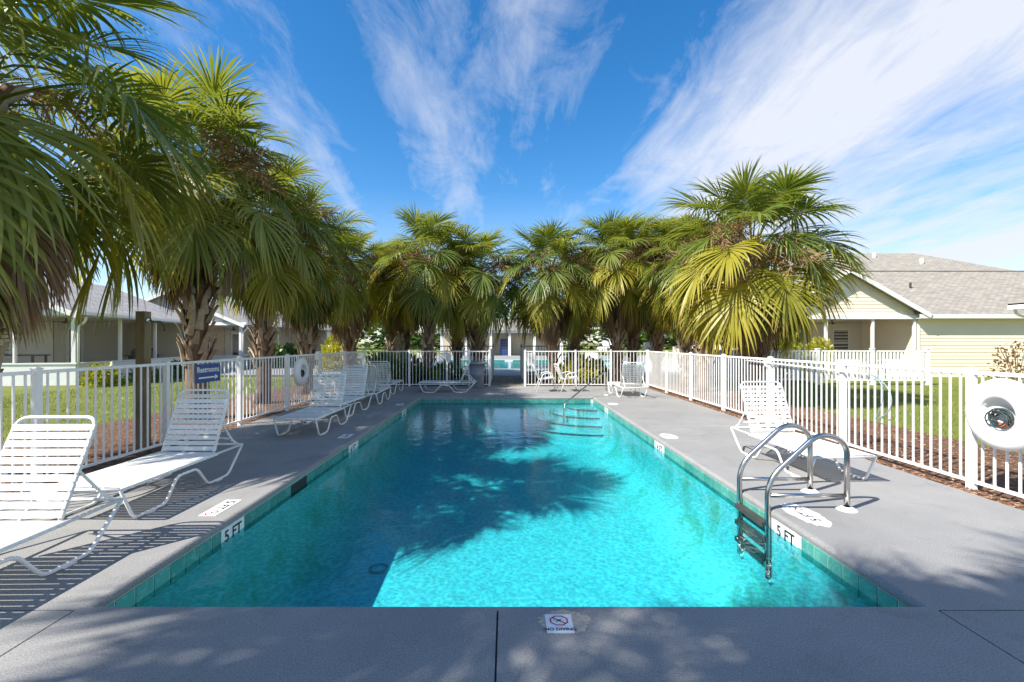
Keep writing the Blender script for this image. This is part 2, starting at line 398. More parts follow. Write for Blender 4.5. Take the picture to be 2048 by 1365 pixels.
# ---------------------------------------------------------------- ground
PX, PY0, PY1 = 2.40, 2.63, 12.65           # pool opening: +-PX, PY0..PY1
WZ = -0.165                                 # water level
FXL, FXR, FY = -4.95, 4.90, 15.75           # fence lines
g = MB()
def frame_sheet(mb, outer, hole, z):        # a sheet with a rectangular hole
    ox0, ox1, oy0, oy1 = outer; hx0, hx1, hy0, hy1 = hole
    for (a, b, c, d) in ((ox0, ox1, oy0, hy0), (ox0, ox1, hy1, oy1), (ox0, hx0, hy0, hy1), (hx1, ox1, hy0, hy1)):
        mb.quad((a, c, z), (b, c, z), (b, d, z), (a, d, z))
frame_sheet(g, (-400, 400, -60, 20.9), (-4.86, 4.68, -1.0, 15.76), -0.06)
frame_sheet(g, (-400, 400, 20.9, 700), (-5.5, 9.5, 26.3, 40.0), -0.06)
struct(g.build('lawn', 'grass'))
def sheet(name, mat, x0, x1, y0, y1, z):
    m = MB(); m.quad((x0,y0,z),(x1,y0,z),(x1,y1,z),(x0,y1,z)); return struct(m.build(name, mat))
sheet('mulch_bed_left', 'mulch', -7.7, -4.80, -8, 18.5, -0.035)
sheet('mulch_bed_right', 'mulch', 4.60, 7.2, -8, 18.5, -0.034)
sheet('mulch_bed_back_left', 'mulch', -4.8, -0.62, 15.70, 20.6, -0.033)
sheet('mulch_bed_back_right', 'mulch', 0.68, 4.6, 15.70, 20.6, -0.033)
# loose bark chips on the beds
def chips(name, areas, n, seed):
    rnd = random.Random(seed); mb = MB()
    for (x0, x1, y0, y1, share) in areas:
        for _ in range(int(n*share)):
            x, y = rnd.uniform(x0, x1), rnd.uniform(y0, y1); L_ = rnd.uniform(0.02, 0.065); W_ = rnd.uniform(0.008, 0.022); a = rnd.uniform(0, 6.28)
            z = -0.03 + rnd.uniform(0.0, 0.012); t = rnd.uniform(-0.012, 0.016); h = 0.006
            dx, dy = math.cos(a)*L_/2, math.sin(a)*L_/2; ex, ey = -math.sin(a)*W_/2, math.cos(a)*W_/2
            i = len(mb.v)
            mb.v += [(x-dx-ex, y-dy-ey, z), (x+dx-ex, y+dy-ey, z+t), (x+dx+ex, y+dy+ey, z+t), (x-dx+ex, y-dy+ey, z), (x, y, z+h+t/2)]
            mb.f += [(i,i+1,i+4),(i+1,i+2,i+4),(i+2,i+3,i+4),(i+3,i,i+4)]
    o = mb.build(name, 'chip'); o['kind'] = 'stuff'; return o
chips('bark_chips', [(-7.6,-4.86,3,15,0.36),(4.66,7.1,3,15,0.40),(4.64,4.9,2.8,13,0.10),(-4.8,4.6,15.8,19,0.14)], 15000, 3)

rnd = random.Random(9); mb = MB()
for (x0, x1, y0, y1, n_) in ((-14.5, -7.6, 6, 19, 24000), (7.1, 16.5, 5, 16.8, 26000)):
    for _ in range(n_):
        x, y = rnd.uniform(x0, x1), rnd.uniform(y0, y1); a = rnd.uniform(0, 6.28); h_ = rnd.uniform(0.025, 0.065); w_ = rnd.uniform(0.004, 0.008); i = len(mb.v)
        dx, dy = math.cos(a)*w_, math.sin(a)*w_; ox, oy = rnd.uniform(-0.03, 0.03), rnd.uniform(-0.03, 0.03)
        mb.v += [(x-dx, y-dy, -0.062), (x+dx, y+dy, -0.062), (x+ox, y+oy, -0.06+h_)]; mb.f.append((i, i+1, i+2))
gb = mb.build('grass_blades', mat_leaf('grass_blade', (0.12, 0.17, 0.025), (0.30, 0.31, 0.06), (0.36, 0.33, 0.12), 0.3)); gb['kind'] = 'stuff'
# ---------------------------------------------------------------- pool deck (slabs with joints)
deck_bed = MB()
frame_sheet(deck_bed, (-4.86, 4.68, -1.0, 15.76), (-PX-0.02, PX+0.02, PY0-0.02, PY1+0.02), -0.055)
deck = struct(deck_bed.build('pool_deck', 'bare_concrete'))
CW = 0.05                                   # width of the rounded pool edge strip
def slab(x0, x1, y0, y1):
    mb = MB(); mb.box(x0, x1, y0, y1, -0.05, 0.0); return mb.build('slab', 'deck', deck)
xl, xr = -PX-CW, PX+CW
yn, yf = PY0-CW, PY1+CW
J = 0.005
slab(-4.85, xl, yn+J, 7.1-J); slab(-4.85, xl, 7.1+J, 12.75); slab(-4.85, xl, 12.75+2*J, 15.74)
slab(xr, 4.67, yn+J, 8.1-J); slab(xr, 4.67, 8.1+J, 12.75); slab(xr, 4.67, 12.75+2*J, 15.74)
slab(-4.85, xl-J, -1.0, yn-J); slab(xr+J, 4.67, -1.0, yn-J)
slab(xl+J, -0.05-J, -1.0, yn); slab(-0.05+J, xr-J, -1.0, yn)
slab(xl, 0.0-J, yf, 15.74); slab(0.0+J, xr, yf, 15.74)
# rounded pool edge
prof = [(CW, -0.05), (CW, 0.0), (0.030, 0.0)] + [(0.030-0.042*math.sin(R(a)), -0.032+0.032*math.cos(R(a))) for a in (18, 36, 54, 72, 90)] + [(-0.010, -0.055), (0.012, -0.062)]
def edge_strip(kind):
    mb = MB(); ring = []
    def corner(sx, sy, d):                   # ring corner, d outward from the opening
        return ((PX+d)*sx, (PY1+d) if sy > 0 else (PY0-d))
    n = len(prof)
    for (sx, sy) in ((-1,-1),(1,-1),(1,1),(-1,1)):
        base = len(mb.v); ring.append(base)
        for (d, z) in prof:
            x, y = corner(sx, sy, d); mb.v.append((x, y, z))
    for k in range(4):
        a, b = ring[k], ring[(k+1) % 4]
        for j in range(n-1): mb.f.append((a+j, b+j, b+j+1, a+j+1))
    return mb.build('pool_edge', 'deck', deck, smooth=False)
edge_strip('deck')

# ---------------------------------------------------------------- pool basin
FZ0, FZ1 = -1.22, -0.95                      # floor near, floor far
mb = MB()
bz = -0.06
mb.quad((-PX,PY0,FZ0),(PX,PY0,FZ0),(PX,PY1,FZ1),(-PX,PY1,FZ1))
mb.quad((-PX,PY0,bz),(-PX,PY0,FZ0),(-PX,PY1,FZ1),(-PX,PY1,bz)); mb.quad((PX,PY0,bz),(PX,PY1,bz),(PX,PY1,FZ1),(PX,PY0,FZ0))
mb.quad((-PX,PY1,bz),(-PX,PY1,FZ1),(PX,PY1,FZ1),(PX,PY1,bz)); mb.quad((-PX,PY0,bz),(PX,PY0,bz),(PX,PY0,FZ0),(-PX,PY0,FZ0))
basin = struct(mb.build('pool_basin', 'plaster'))
for sx in (-1, 1):                           # rounded cove at the foot of each long wall
    m = MB(); cv = [(0.45*(1-math.sin(R(q))), 0.45*(1-math.cos(R(q)))) for q in range(0, 91, 10)]
    for (dx, dz) in cv: m.v += [(sx*(PX-0.002-dx), PY0+0.01, FZ0+0.003+dz), (sx*(PX-0.002-dx), PY1-0.01, FZ1+0.003+dz)]
    for k in range(len(cv)-1): m.f.append((2*k, 2*k+1, 2*k+3, 2*k+2))
    m.build('cove', 'plaster', basin, True)
TZ0, TZ1 = -0.215, -0.064
gm = MB()
gm.box(-PX-0.01, -PX+0.003, PY0, PY1, TZ0, TZ1+0.006); gm.box(PX-0.003, PX+0.01, PY0, PY1, TZ0, TZ1+0.006)
gm.box(-PX, PX, PY1-0.003, PY1+0.01, TZ0, TZ1+0.006); gm.box(-PX, PX, PY0-0.01, PY0+0.003, TZ0, TZ1+0.006)
gm.build('grout_band', 'grout', basin)
tm = MB(); tw = 0.0735; e = 0.004
tm.v = [(-tw,0,TZ0),(tw,0,TZ0),(tw,0,TZ1),(-tw,0,TZ1),(-tw+e,-0.005,TZ0+e),(tw-e,-0.005,TZ0+e),(tw-e,-0.005,TZ1-e),(-tw+e,-0.005,TZ1-e)]
tm.f = [(4,5,6,7),(0,1,5,4),(1,2,6,5),(2,3,7,6),(3,0,4,7)]
tile_me = tm.mesh('tile', 'tile')
MARK = {(-1, 3.98): '5 FT', (-1, 7.09): '4 FT', (-1, 10.65): '3 FT', (1, 3.90): '5 FT', (1, 7.10): '4 FT', (1, 10.9): '3 FT'}
pitch = 0.1527
ny = int((PY1-PY0)/pitch)
for sx in (-1, 1):
    for k in range(ny):
        y = PY0 + pitch*(k+0.5)
        if any(s_ == sx and abs(y-my) < 0.20 for (s_, my) in MARK): continue
        link('tile', tile_me, basin, (sx*(PX-0.003), y, 0), (0, 0, R(-90) if sx > 0 else R(90)))
for k in range(int(2*PX/pitch)):
    x = -PX + pitch*(k+0.5)
    link('tile', tile_me, basin, (x, PY1-0.003, 0), (0, 0, 0))
    link('tile', tile_me, basin, (x, PY0+0.003, 0), (0, 0, R(180)))
for (sx, my), txt in MARK.items():
    pm = MB(); pm.box(-0.165, 0.165, -0.007, 0, TZ0, TZ1); pl = pm.build('depth_plaque', 'print_white', basin, loc=(sx*(PX-0.003), my, 0), rot=(0, 0, R(-90) if sx > 0 else R(90)))
    link('lettering', text_mesh(txt, 0.135, 'print_black', 'lettering'), pl, (0, -0.009, (TZ0+TZ1)/2), (R(90), 0, 0))
# skimmer mouth in the left tile band
m = MB(); m.box(-PX-0.002, -PX+0.010, 5.05, 5.45, TZ0+0.01, TZ1-0.01); m.build('skimmer_mouth', 'print_black', basin)
# curved corner steps
for k, (r, zt) in enumerate(((0.62, -0.30), (0.98, -0.45), (1.34, -0.60), (1.70, -0.75))):
    poly = [(PX, PY1)] + [(PX - r*1.15*math.sin(R(a)), PY1 - r*0.95*math.cos(R(a))) for a in range(0, 91, 9)]
    m = MB(); m.prism(poly, -1.2, zt); st = m.build('step', 'plaster', basin)
    t = MB(); arc = [(PX - r*1.15*math.sin(R(a)), PY1 - r*0.95*math.cos(R(a)), zt+0.004) for a in range(0, 91, 6)]
    t.tube(arc, 0.018, 5); t.build('step_edge', 'step_trim', st)
m = MB(); m.lathe([(0.085, 0.0), (0.09, 0.014), (0.115, 0.014), (0.12, 0.0)], 24, c=(-1.5, 5.35, FZ0+(FZ1-FZ0)*2.72/10.02+0.002)); m.build('floor_drain', 'tile', basin)
wm = MB(); NXW, NYW = 2, 2
wm.quad((-PX+0.001,PY0+0.001,WZ),(PX-0.001,PY0+0.001,WZ),(PX-0.001,PY1-0.001,WZ),(-PX+0.001,PY1-0.001,WZ))
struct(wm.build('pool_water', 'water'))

# ---------------------------------------------------------------- deck markings
def no_dive(parent, s_, z, loc=(0,0)):
    """octagon, slash and diver figure of a no-diving symbol, in the XY plane"""
    m = MB(); R0, R1 = s_, s_*0.84
    for k in range(8):
        a0, a1 = R(22.5+45*k), R(67.5+45*k)
        m.quad((loc[0]+R0*1.15*math.cos(a0), loc[1]+R0*math.sin(a0), z), (loc[0]+R0*1.15*math.cos(a1), loc[1]+R0*math.sin(a1), z), (loc[0]+R1*1.15*math.cos(a1), loc[1]+R1*math.sin(a1), z), (loc[0]+R1*1.15*math.cos(a0), loc[1]+R1*math.sin(a0), z))
    w_ = s_*0.09; d = Vector((1, -0.75)).normalized(); q = Vector((-d.y, d.x))
    a, b = Vector(loc) - d*s_*0.95, Vector(loc) + d*s_*0.95
    m.quad((*(a+q*w_), z), (*(b+q*w_), z), (*(b-q*w_), z), (*(a-q*w_), z))
    m.build('prohibition_mark', 'print_red', parent)
    m = MB(); d = Vector((1, 0.8)).normalized(); q = Vector((-d.y, d.x)); a, b = Vector(loc) - d*s_*0.62, Vector(loc) + d*s_*0.55
    c_ = Vector(loc)
    m.quad((*(a), z+0.001), (*(c_-q*s_*0.11), z+0.001), (*b, z+0.001), (*(c_+q*s_*0.09), z+0.001))
    for sx in (-1, 1):
        m.quad((c_.x+sx*s_*0.35, c_.y-s_*0.02, z), (c_.x+sx*s_*0.75, c_.y-s_*0.02, z), (c_.x+sx*s_*0.75, c_.y+s_*0.015, z), (c_.x+sx*s_*0.35, c_.y+s_*0.015, z))
    m.build('diver_figure', 'print_black', parent)
def deck_plaque(loc, rz, label, txt=None, sym=True, size=(0.40, 0.15), worn=0):
    root = empty('deck_marker', (loc[0], loc[1], 0.0), rz); tag(root, label, 'depth marker', 'depth markers set in the deck')
    m = MB(); m.box(-size[0]/2, size[0]/2, -size[1]/2, size[1]/2, -0.01, 0.004); m.build('plaque', 'print_white', root)
    if worn:
        rnd = random.Random(worn); pts = []
        for k in range(36):
            a = 2*math.pi*k/36; rr = 1 + rnd.uniform(-0.10, 0.16); pts.append((math.cos(a)*size[0]*0.66*rr, math.sin(a)*size[1]*0.82*rr))
        m = MB(); m.prism(pts, -0.01, 0.002); m.build('bare_patch', 'bare_concrete' if worn < 50 else 'print_white', root)
    if txt: link('lettering', text_mesh(txt, size[1]*0.78, 'print_black', 'lettering'), root, (-size[0]*0.14 if sym else 0, 0, 0.0055))
    if sym: no_dive(root, size[1]*0.36, 0.0055, (size[0]*0.34, 0.0))
    return root
deck_plaque((-2.62, 4.18), R(-90), 'white 5 FT and no diving marker in sunlit deck beside the left pool edge', '5 FT')
deck_plaque((-2.60, 7.36), R(-90), 'white 4 FT marker in shaded deck beside the left pool edge', '4 FT', False, (0.30, 0.16))
deck_plaque((-2.60, 11.1), R(-90), 'small pale marker in shaded deck near the far left pool corner', '3 FT', False, (0.30, 0.16))
deck_plaque((2.64, 4.02), R(90), 'worn 5 FT and no diving marker on deck beside the steel pool ladder', '5 FT', True, (0.40, 0.15), 60)
deck_plaque((2.62, 7.36), R(90), 'worn 4 FT marker in deck at the middle of the right pool edge', '4 FT', False, (0.30, 0.15), 61)
deck_plaque((2.62, 11.2), R(90), 'pale worn marker in deck near the curved pool steps', '3 FT', False, (0.26, 0.14), 62)
root = empty('no_diving_tile', (0.285, 2.455, 0.0)); tag(root, 'square white NO DIVING tile in bare patch of the front deck', 'sign')
m = MB(); m.box(-0.072, 0.072, -0.078, 0.078, -0.01, 0.006); m.build('tile_face', 'print_white', root)
rnd = random.Random(5); m = MB()
pts = []
for k in range(60):
    a = 2*math.pi*k/60; rr = 1+rnd.uniform(-0.10, 0.10)+0.06*math.sin(5*a); pts.append((0.03+math.cos(a)*0.135*rr, 0.022+math.sin(a)*0.105*rr))
m.prism(pts, -0.01, 0.002); m.build('bare_patch', 'bare_concrete', root)
no_dive(root, 0.046, 0.0075, (0, 0.020)); link('lettering', text_mesh('NO DIVING', 0.032, 'print_black', 'lettering'), root, (0, -0.055, 0.0075))

# ---------------------------------------------------------------- pool fence
PIT = 0.1145
pk = MB(); pk.box(-0.0085, 0.0085, -0.0085, 0.0085, 0.075, 1.185); picket_me = pk.mesh('picket', 'white_metal')
pm = MB(); pm.box(-0.032, 0.032, -0.032, 0.032, -0.05, 1.235); pm.box(-0.038, 0.038, -0.038, 0.038, 1.235, 1.247)
pm.v += [(-0.036,-0.036,1.247),(0.036,-0.036,1.247),(0.036,0.036,1.247),(-0.036,0.036,1.247),(0,0,1.262)]; i = len(pm.v)-5; pm.f += [(i,i+1,i+4),(i+1,i+2,i+4),(i+2,i+3,i+4),(i+3,i,i+4)]
post_me = pm.mesh('post', 'white_metal')
def fence(p0, p1, posts, label, skip_first=False):
    p0 = Vector(p0); p1 = Vector(p1); d = (p1-p0); Ln = d.length; ang = math.atan2(d.y, d.x)
    root = empty('pool_fence', (p0.x, p0.y, 0), ang); tag(root, label, 'fence', 'white metal pool fence runs')
    for t in posts: link('post', post_me, root, (t, 0, 0))
    for a, b in zip(posts[:-1], posts[1:]):
        m = MB(); m.box(a+0.032, b-0.032, -0.017, 0.017, 1.185, 1.222); m.build('top_rail', 'white_metal', root)
        m = MB(); m.box(a+0.032, b-0.032, -0.015, 0.015, 0.045, 0.075); m.build('bottom_rail', 'white_metal', root)
        n = max(1, round((b-a)/PIT)); st = (b-a)/n
        for k in range(1, n): link('picket', picket_me, root, (a+st*k, 0, 0))
    return root
SY = [2.97+1.826*k for k in range(-2, 8)]
def run(x, y0): return [y-y0 for y in SY]
fence((FXL, SY[0], 0), (FXL, SY[-1], 0), run(0, SY[0]), 'white picket pool fence along the left deck with the Restrooms sign')
fence((FXR, SY[0], 0), (FXR, SY[-1], 0), run(0, SY[0]), 'white picket pool fence along the right deck with the rescue hook')
fence((FXL+0.04, FY, 0), (-0.58, FY, 0), [0.0, 1.55, 2.85, 3.62, 4.33], 'white picket fence behind the grey bin, left of the gate opening')
fence((0.64, FY, 0), (FXR-0.04, FY, 0), [0.0, 1.75, 2.97, 4.22], 'white picket fence behind the two armchairs, right of the gate opening')
fence((-0.60, FY+0.05, 0), (-0.60, 20.9, 0), [0.0, 1.7, 3.4, 5.1], 'white picket fence along the left of the paver path')
fence((0.66, FY+0.05, 0), (0.66, 20.9, 0), [0.0, 1.7, 3.4, 5.1], 'white picket fence along the right of the paver path')

# ---------------------------------------------------------------- loungers
def lounger(weave):
    root = empty('chaise_lounge')
    W, H = 0.33, 0.30
    for sx in (-1, 1):
        m = MB(); m.tube([(sx*W, 0.0, H), (sx*W, 1.69, H)], 0.014, 8); m.build('seat_rail', 'white_metal', root, True)
        pth = fillet([(sx*W,0.0,H),(sx*W,0.137,0.015),(sx*W,0.493,0.015),(sx*W,0.64,0.225),(sx*W,0.913,0.225),(sx*W,1.08,0.015),(sx*W,1.417,0.015),(sx*W,1.69,H)], 0.06)
        m = MB(); m.tube(pth, 0.0135, 8); m.build('leg_frame', 'white_metal', root, True)
        m = MB(); m.tube(fillet([(sx*0.27,1.40,0.60),(sx*0.275,1.60,0.36),(sx*0.275,1.67,0.32)], 0.03), 0.010, 6)
        for q in range(4): m.box(sx*0.275-0.006, sx*0.275+0.006, 1.50+q*0.035, 1.515+q*0.035, 0.445-q*0.042, 0.475-q*0.042)
        m.build('prop_bracket', 'white_metal', root)
        for q, yy in enumerate((0.315, 1.25)):
            f = MB(); f.box(sx*W-0.017, sx*W+0.017, yy-0.05, yy+0.05, 0.0, 0.006); f.build('foot_glide', 'white_metal', root)
    for yy in (0.0, 1.69):
        m = MB(); m.tube([(-W, yy, H), (W, yy, H)], 0.014, 8); m.build('cross_rail', 'white_metal', root, True)
    m = MB(); m.tube([(-0.27, 1.56, 0.40), (0.27, 1.56, 0.40)], 0.009, 6); m.build('prop_bar', 'white_metal', root, True)
    B0, B1 = Vector((0, 1.24, 0.315)), Vector((0, 1.53, 0.965)); bd = (B1-B0)
    w2 = 0.285
    m = MB(); m.tube(fillet([(-w2,B0.y,B0.z),(-w2,B1.y,B1.z),(w2,B1.y,B1.z),(w2,B0.y,B0.z)], 0.085, 7), 0.0135, 8); m.build('back_frame', 'white_metal', root, True)
    def strap_mesh(hw, wd, wrap):
        s_ = MB(); h = wd/2; pr = [(-hw-0.016, -wrap), (-hw-0.012, 0.006), (-hw+0.02, 0.016), (hw-0.02, 0.016), (hw+0.012, 0.006), (hw+0.016, -wrap)]
        for (x, z) in pr: s_.v += [(x, -h, z), (x, h, z)]
        for k in range(len(pr)-1): s_.f.append((2*k, 2*k+1, 2*k+3, 2*k+2))
        n0 = len(s_.v)
        for (x, z) in pr: s_.v += [(x, -h, z-0.003), (x, h, z-0.003)]
        for k in range(len(pr)-1): s_.f.append((n0+2*k+2, n0+2*k+3, n0+2*k+1, n0+2*k)); s_.f.append((2*k, 2*k+2, n0+2*k+2, n0+2*k)); s_.f.append((2*k+1, n0+2*k+1, n0+2*k+3, 2*k+3))
        return s_.mesh('strap', 'vinyl_strap')
    sm = strap_mesh(W, 0.052, 0.012)
    for k in range(20): link('strap', sm, root, (0, 0.045+k*0.0605, H+0.002))
    bm_ = strap_mesh(w2, 0.046 if not weave else 0.038, 0.010); tilt = math.atan2(bd.z, bd.y)
    nb = 11
    for k in range(nb):
        p = B0 + bd*(0.05+0.84*k/(nb-1)); link('strap', bm_, root, (0, p.y-0.004, p.z), (tilt, 0, 0))
    if weave:
        vm = MB(); ln = bd.length*0.88; vm.box(-0.019, 0.019, 0.02, ln, 0.016, 0.019); vme = vm.mesh('upright_strap', 'vinyl_strap')
        for xx in (-0.19, -0.065, 0.065, 0.19): link('upright_strap', vme, root, (xx, B0.y, B0.z), (tilt, 0, 0))
    return root
lp = lounger(False); lw = lounger(True)
GL = 'white strap chaise lounges round the pool'
def put_lounger(proto, first, x_mid, y_foot, facing_cam, label, rz=0.0):
    o = proto if first else copy_tree(proto)
    if facing_cam: o.location = (x_mid, y_foot, 0); o.rotation_euler = (0, 0, rz)
    else: o.location = (x_mid, y_foot, 0); o.rotation_euler = (0, 0, R(180)+rz)
    tag(o, label, 'lounge chair', GL); return o
put_lounger(lp, True, -3.29, 1.84, True, 'white strap lounge nearest the front left deck corner, in full sun', R(1))
put_lounger(lp, False, -3.52, 3.76, True, 'sunlit white strap lounge standing below the Restrooms sign', R(-1))
put_lounger(lw, True, -3.35, 7.2, True, 'white woven lounge in shade beside the left life ring case', R(0.5))
put_lounger(lp, False, -3.55, 9.0, True, 'white lounge in shade directly behind another lounge by the left fence', R(-2))
put_lounger(lw, False, -3.50, 12.42, False, 'white lounge turned away, second from the back left fence corner', R(3))
put_lounger(lw, False, -3.63, 14.6, False, 'white lounge turned away at the back left fence corner', R(-1))
o = put_lounger(lp, False, 0, 0, True, 'white lounge standing sideways in front of the grey bin')
o.location = (-2.64, 14.02, 0); o.rotation_euler = (0, 0, R(-90))
put_lounger(lw, False, 3.435, 13.9, False, 'white woven lounge turned away at the back right fence corner', R(1))
put_lounger(lw, False, 3.60, 4.83, True, 'sunlit white woven lounge behind the steel pool ladder', R(2))

# ---------------------------------------------------------------- arm chairs
def armchair():
    root = empty('arm_chair'); Wd = 0.27
    for sy in (-1, 1):
        m = MB(); m.tube(fillet([(0.10, sy*Wd, 0.0), (0.30, sy*Wd, 0.56), (0.56, sy*Wd, 0.60), (0.76, sy*Wd, 0.0)], 0.07), 0.013, 8); m.build('side_frame', 'white_metal', root, True)
        m = MB(); m.tube([(0.20, sy*(Wd-0.03), 0.39), (0.66, sy*(Wd-0.03), 0.43)], 0.012, 8); m.build('seat_rail', 'white_metal', root, True)
    m = MB(); w2 = 0.24
    m.tube(fillet([(0.20,-w2,0.39),(0.0,-w2,0.84),(0.0,w2,0.84),(0.20,w2,0.39)], 0.07), 0.013, 8); m.build('back_frame', 'white_metal', root, True)
    for xx, zz in ((0.66, 0.43), (0.20, 0.39)):
        m = MB(); m.tube([(xx,-Wd,zz),(xx,Wd,zz)], 0.011, 6); m.build('cross_rail', 'white_metal', root, True)
    s_ = MB(); s_.box(-0.022, 0.022, -w2-0.012, w2+0.012, 0.012, 0.016); sm = s_.mesh('strap', 'vinyl_strap')
    for k in range(8): link('strap', sm, root, (0.235+k*0.056, 0, 0.395+k*0.005))
    for k in range(7):
        t = 0.08+0.80*k/6; link('strap', sm, root, (0.20-0.20*t, 0, 0.39+0.45*t), (0, R(66), 0))
    return root
ch = armchair(); ch.location = (0.80, 14.05, 0); ch.rotation_euler = (0, 0, R(2)); tag(ch, 'white strap armchair nearer the gate opening, facing right', 'chair', 'white strap armchairs by the back fence')
c2 = copy_tree(ch); c2.location = (1.52, 14.10, 0); c2.rotation_euler = (0, 0, R(8)); tag(c2, 'white strap armchair nearer the handrail, facing right', 'chair', 'white strap armchairs by the back fence')

# ---------------------------------------------------------------- ladder, handrail
lad = empty('pool_ladder', (2.37, 4.38, 0)); tag(lad, 'stainless steel pool ladder with two hooped rails and dark treads', 'ladder')
for sy in (-0.25, 0.25):
    m = MB(); m.tube(fillet([(0,sy,-0.62),(0,sy,0.27),(0.47,sy,0.70),(0.72,sy,0.62),(0.72,sy,0.0)], 0.16, 9), 0.024, 12); m.build('rail', 'steel', lad, True)
    m = MB(); m.tube([(0.0,sy,0.13),(0.72,sy,0.13)], 0.019, 10); m.build('cross_bar', 'steel', lad, True)
    m = MB(); m.lathe([(0.03,0.03),(0.05,0.025),(0.085,0.004),(0.085,0.0)], 20, c=(0.72,sy,0)); m.build('flange', 'plastic_white', lad, True)
    m = MB(); m.lathe([(0.0,0.0),(0.032,0.0),(0.035,0.035),(0.0,0.05)], 12, c=(0.03,sy,-0.66)); m.build('bumper', 'plastic_white', lad, True)
for z in (-0.13, -0.29, -0.46):
    m = MB(); m.box(-0.045, 0.045, -0.25, 0.25, z-0.012, z+0.012); m.box(-0.05, -0.04, -0.25, 0.25, z-0.03, z+0.013); m.build('tread', 'dark_metal', lad)
hr = empty('hand_rail', (2.88, 13.1, 0)); tag(hr, 'stainless handrail sloping over the curved corner steps into the water', 'handrail')
m = MB(); m.tube(fillet([(0,0,0),(-0.03,0,0.66),(-0.10,-0.08,0.66),(-1.36,-1.15,-0.10),(-1.38,-1.17,-0.62)], 0.12, 8), 0.022, 10); m.build('rail', 'steel', hr, True)
m = MB(); m.lathe([(0.025,0.03),(0.045,0.02),(0.07,0.004),(0.07,0.0)], 18); m.build('flange', 'plastic_white', hr, True)

# ---------------------------------------------------------------- bin, sign, post, life rings, rescue hook
b = empty('trash_bin', (-0.98, 15.15, 0)); tag(b, 'grey round plastic trash bin with lid against the back fence', 'bin')
m = MB(); m.lathe([(0.0,0.0),(0.20,0.0),(0.215,0.03),(0.235,0.40),(0.26,0.44),(0.262,0.47),(0.245,0.49),(0.268,0.80),(0.0,0.80)], 28); m.build('body', 'bin', b, True)
m = MB(); m.lathe([(0.27,0.79),(0.335,0.80),(0.34,0.83),(0.31,0.85),(0.26,0.875),(0.0,0.885)], 28); m.build('lid', 'bin', b, True)
for sx in (-1, 1):
    m = MB(); m.tube(fillet([(sx*0.25,-0.08,0.70),(sx*0.315,-0.08,0.70),(sx*0.315,0.08,0.70),(sx*0.25,0.08,0.70)], 0.02), 0.012, 6); m.build('handle', 'bin', b, True)
sg = empty('restrooms_sign', (FXL+0.03, 7.5, 1.015), R(90)); tag(sg, 'blue Restrooms sign with white arrow fixed to the left fence', 'sign')
m = MB(); m.box(-0.31, 0.31, -0.008, 0.0, -0.15, 0.15); m.build('panel', 'sign_blue', sg)
link('lettering', text_mesh('Restrooms', 0.125, 'print_white', 'lettering'), sg, (0, -0.0095, 0.055), (R(90), 0, 0))
m = MB(); m.quad((-0.24,-0.0095,-0.085),(0.18,-0.0095,-0.085),(0.18,-0.0095,-0.060),(-0.24,-0.0095,-0.060)); m.v += [(0.17,-0.0095,-0.118),(0.25,-0.0095,-0.0725),(0.17,-0.0095,-0.027)]; i = len(m.v)-3; m.f.append((i,i+1,i+2)); m.build('arrow', 'print_white', sg)
wp = empty('wooden_post', (-5.13, 6.43, 0)); tag(wp, 'weathered square wooden post behind the left fence with hook on top', 'post')
m = MB(); m.box(-0.062, 0.062, -0.062, 0.062, -0.1, 1.955); m.build('timber', 'wood', wp)
m = MB(); m.lathe([(0.0,0.0),(0.045,0.0),(0.045,0.02),(0.0,0.03)], 14, axis='x', c=(0.062,0,1.83)); m.build('hook_plate', 'steel', wp, True)
m = MB(); m.tube(fillet([(0.09,0,1.83),(0.17,-0.01,1.80),(0.24,0.0,1.82),(0.29,0.02,1.74),(0.28,0.02,1.68)], 0.03), 0.010, 6); m.build('rope_tail', 'rope_dark', wp, True)
def ring_case(y, side, rad, label):
    s_ = -side
    root = empty('life_ring_case', (FXL+0.045 if side < 0 else FXR-0.045, y, 0.82)); tag(root, label, 'life ring', 'white life ring cases on the fence')
    root.scale = (s_, 1, 1); k = rad/0.35
    pr = [(0.0,0.0),(0.30*k,0.0),(0.345*k,0.02),(0.35*k,0.05),(0.338*k,0.085),(0.29*k,0.118),(0.21*k,0.128),(0.172*k,0.124),(0.165*k,0.11),(0.160*k,0.04),(0.0,0.03)]
    m = MB(); m.lathe(pr, 40, axis='x'); m.build('case', 'plastic_white', root, True)
    m = MB(); rnd = random.Random(int(y*10))
    for q in range(9):
        rr = (0.07+0.05*rnd.random())*k; cy, cz = rnd.uniform(-0.02,0.02), rnd.uniform(-0.05,-0.01)
        m.tube([(0.055+0.006*q, cy+rr*math.cos(R(a)), max(cz+rr*0.8*math.sin(R(a)), -0.125*k)) for a in range(0,360,18)], 0.007, 5, closed=True)
    m.build('rope_coil', 'rope_dark', root)
    m = MB(); m.box(0.06,0.095,-0.06,0.0,-0.11*k,-0.075*k); m.build('float', 'orange', root)
    m = MB()
    for zz in (-0.05, 0.05): m.box(-0.03, 0.02, -0.30*k, -0.24*k, zz-0.012, zz+0.012)
    m.build('bracket', 'white_metal', root)
ring_case(10.75, -1, 0.34, 'round white life ring case hung on the left fence beside shaded loungers')
ring_case(4.40, 1, 0.35, 'round white life ring case with rope coil on the right fence')
hk = empty('rescue_hook', (FXR-0.05, 6.1, 1.09)); tag(hk, 'rescue pole along the right fence with a hanging blue crook', 'rescue hook')
m = MB(); m.tube([(0,0,0),(0,1.5,0.03),(0,3.1,0.06)], 0.016, 8); m.build('pole', 'plastic_white', hk, True)
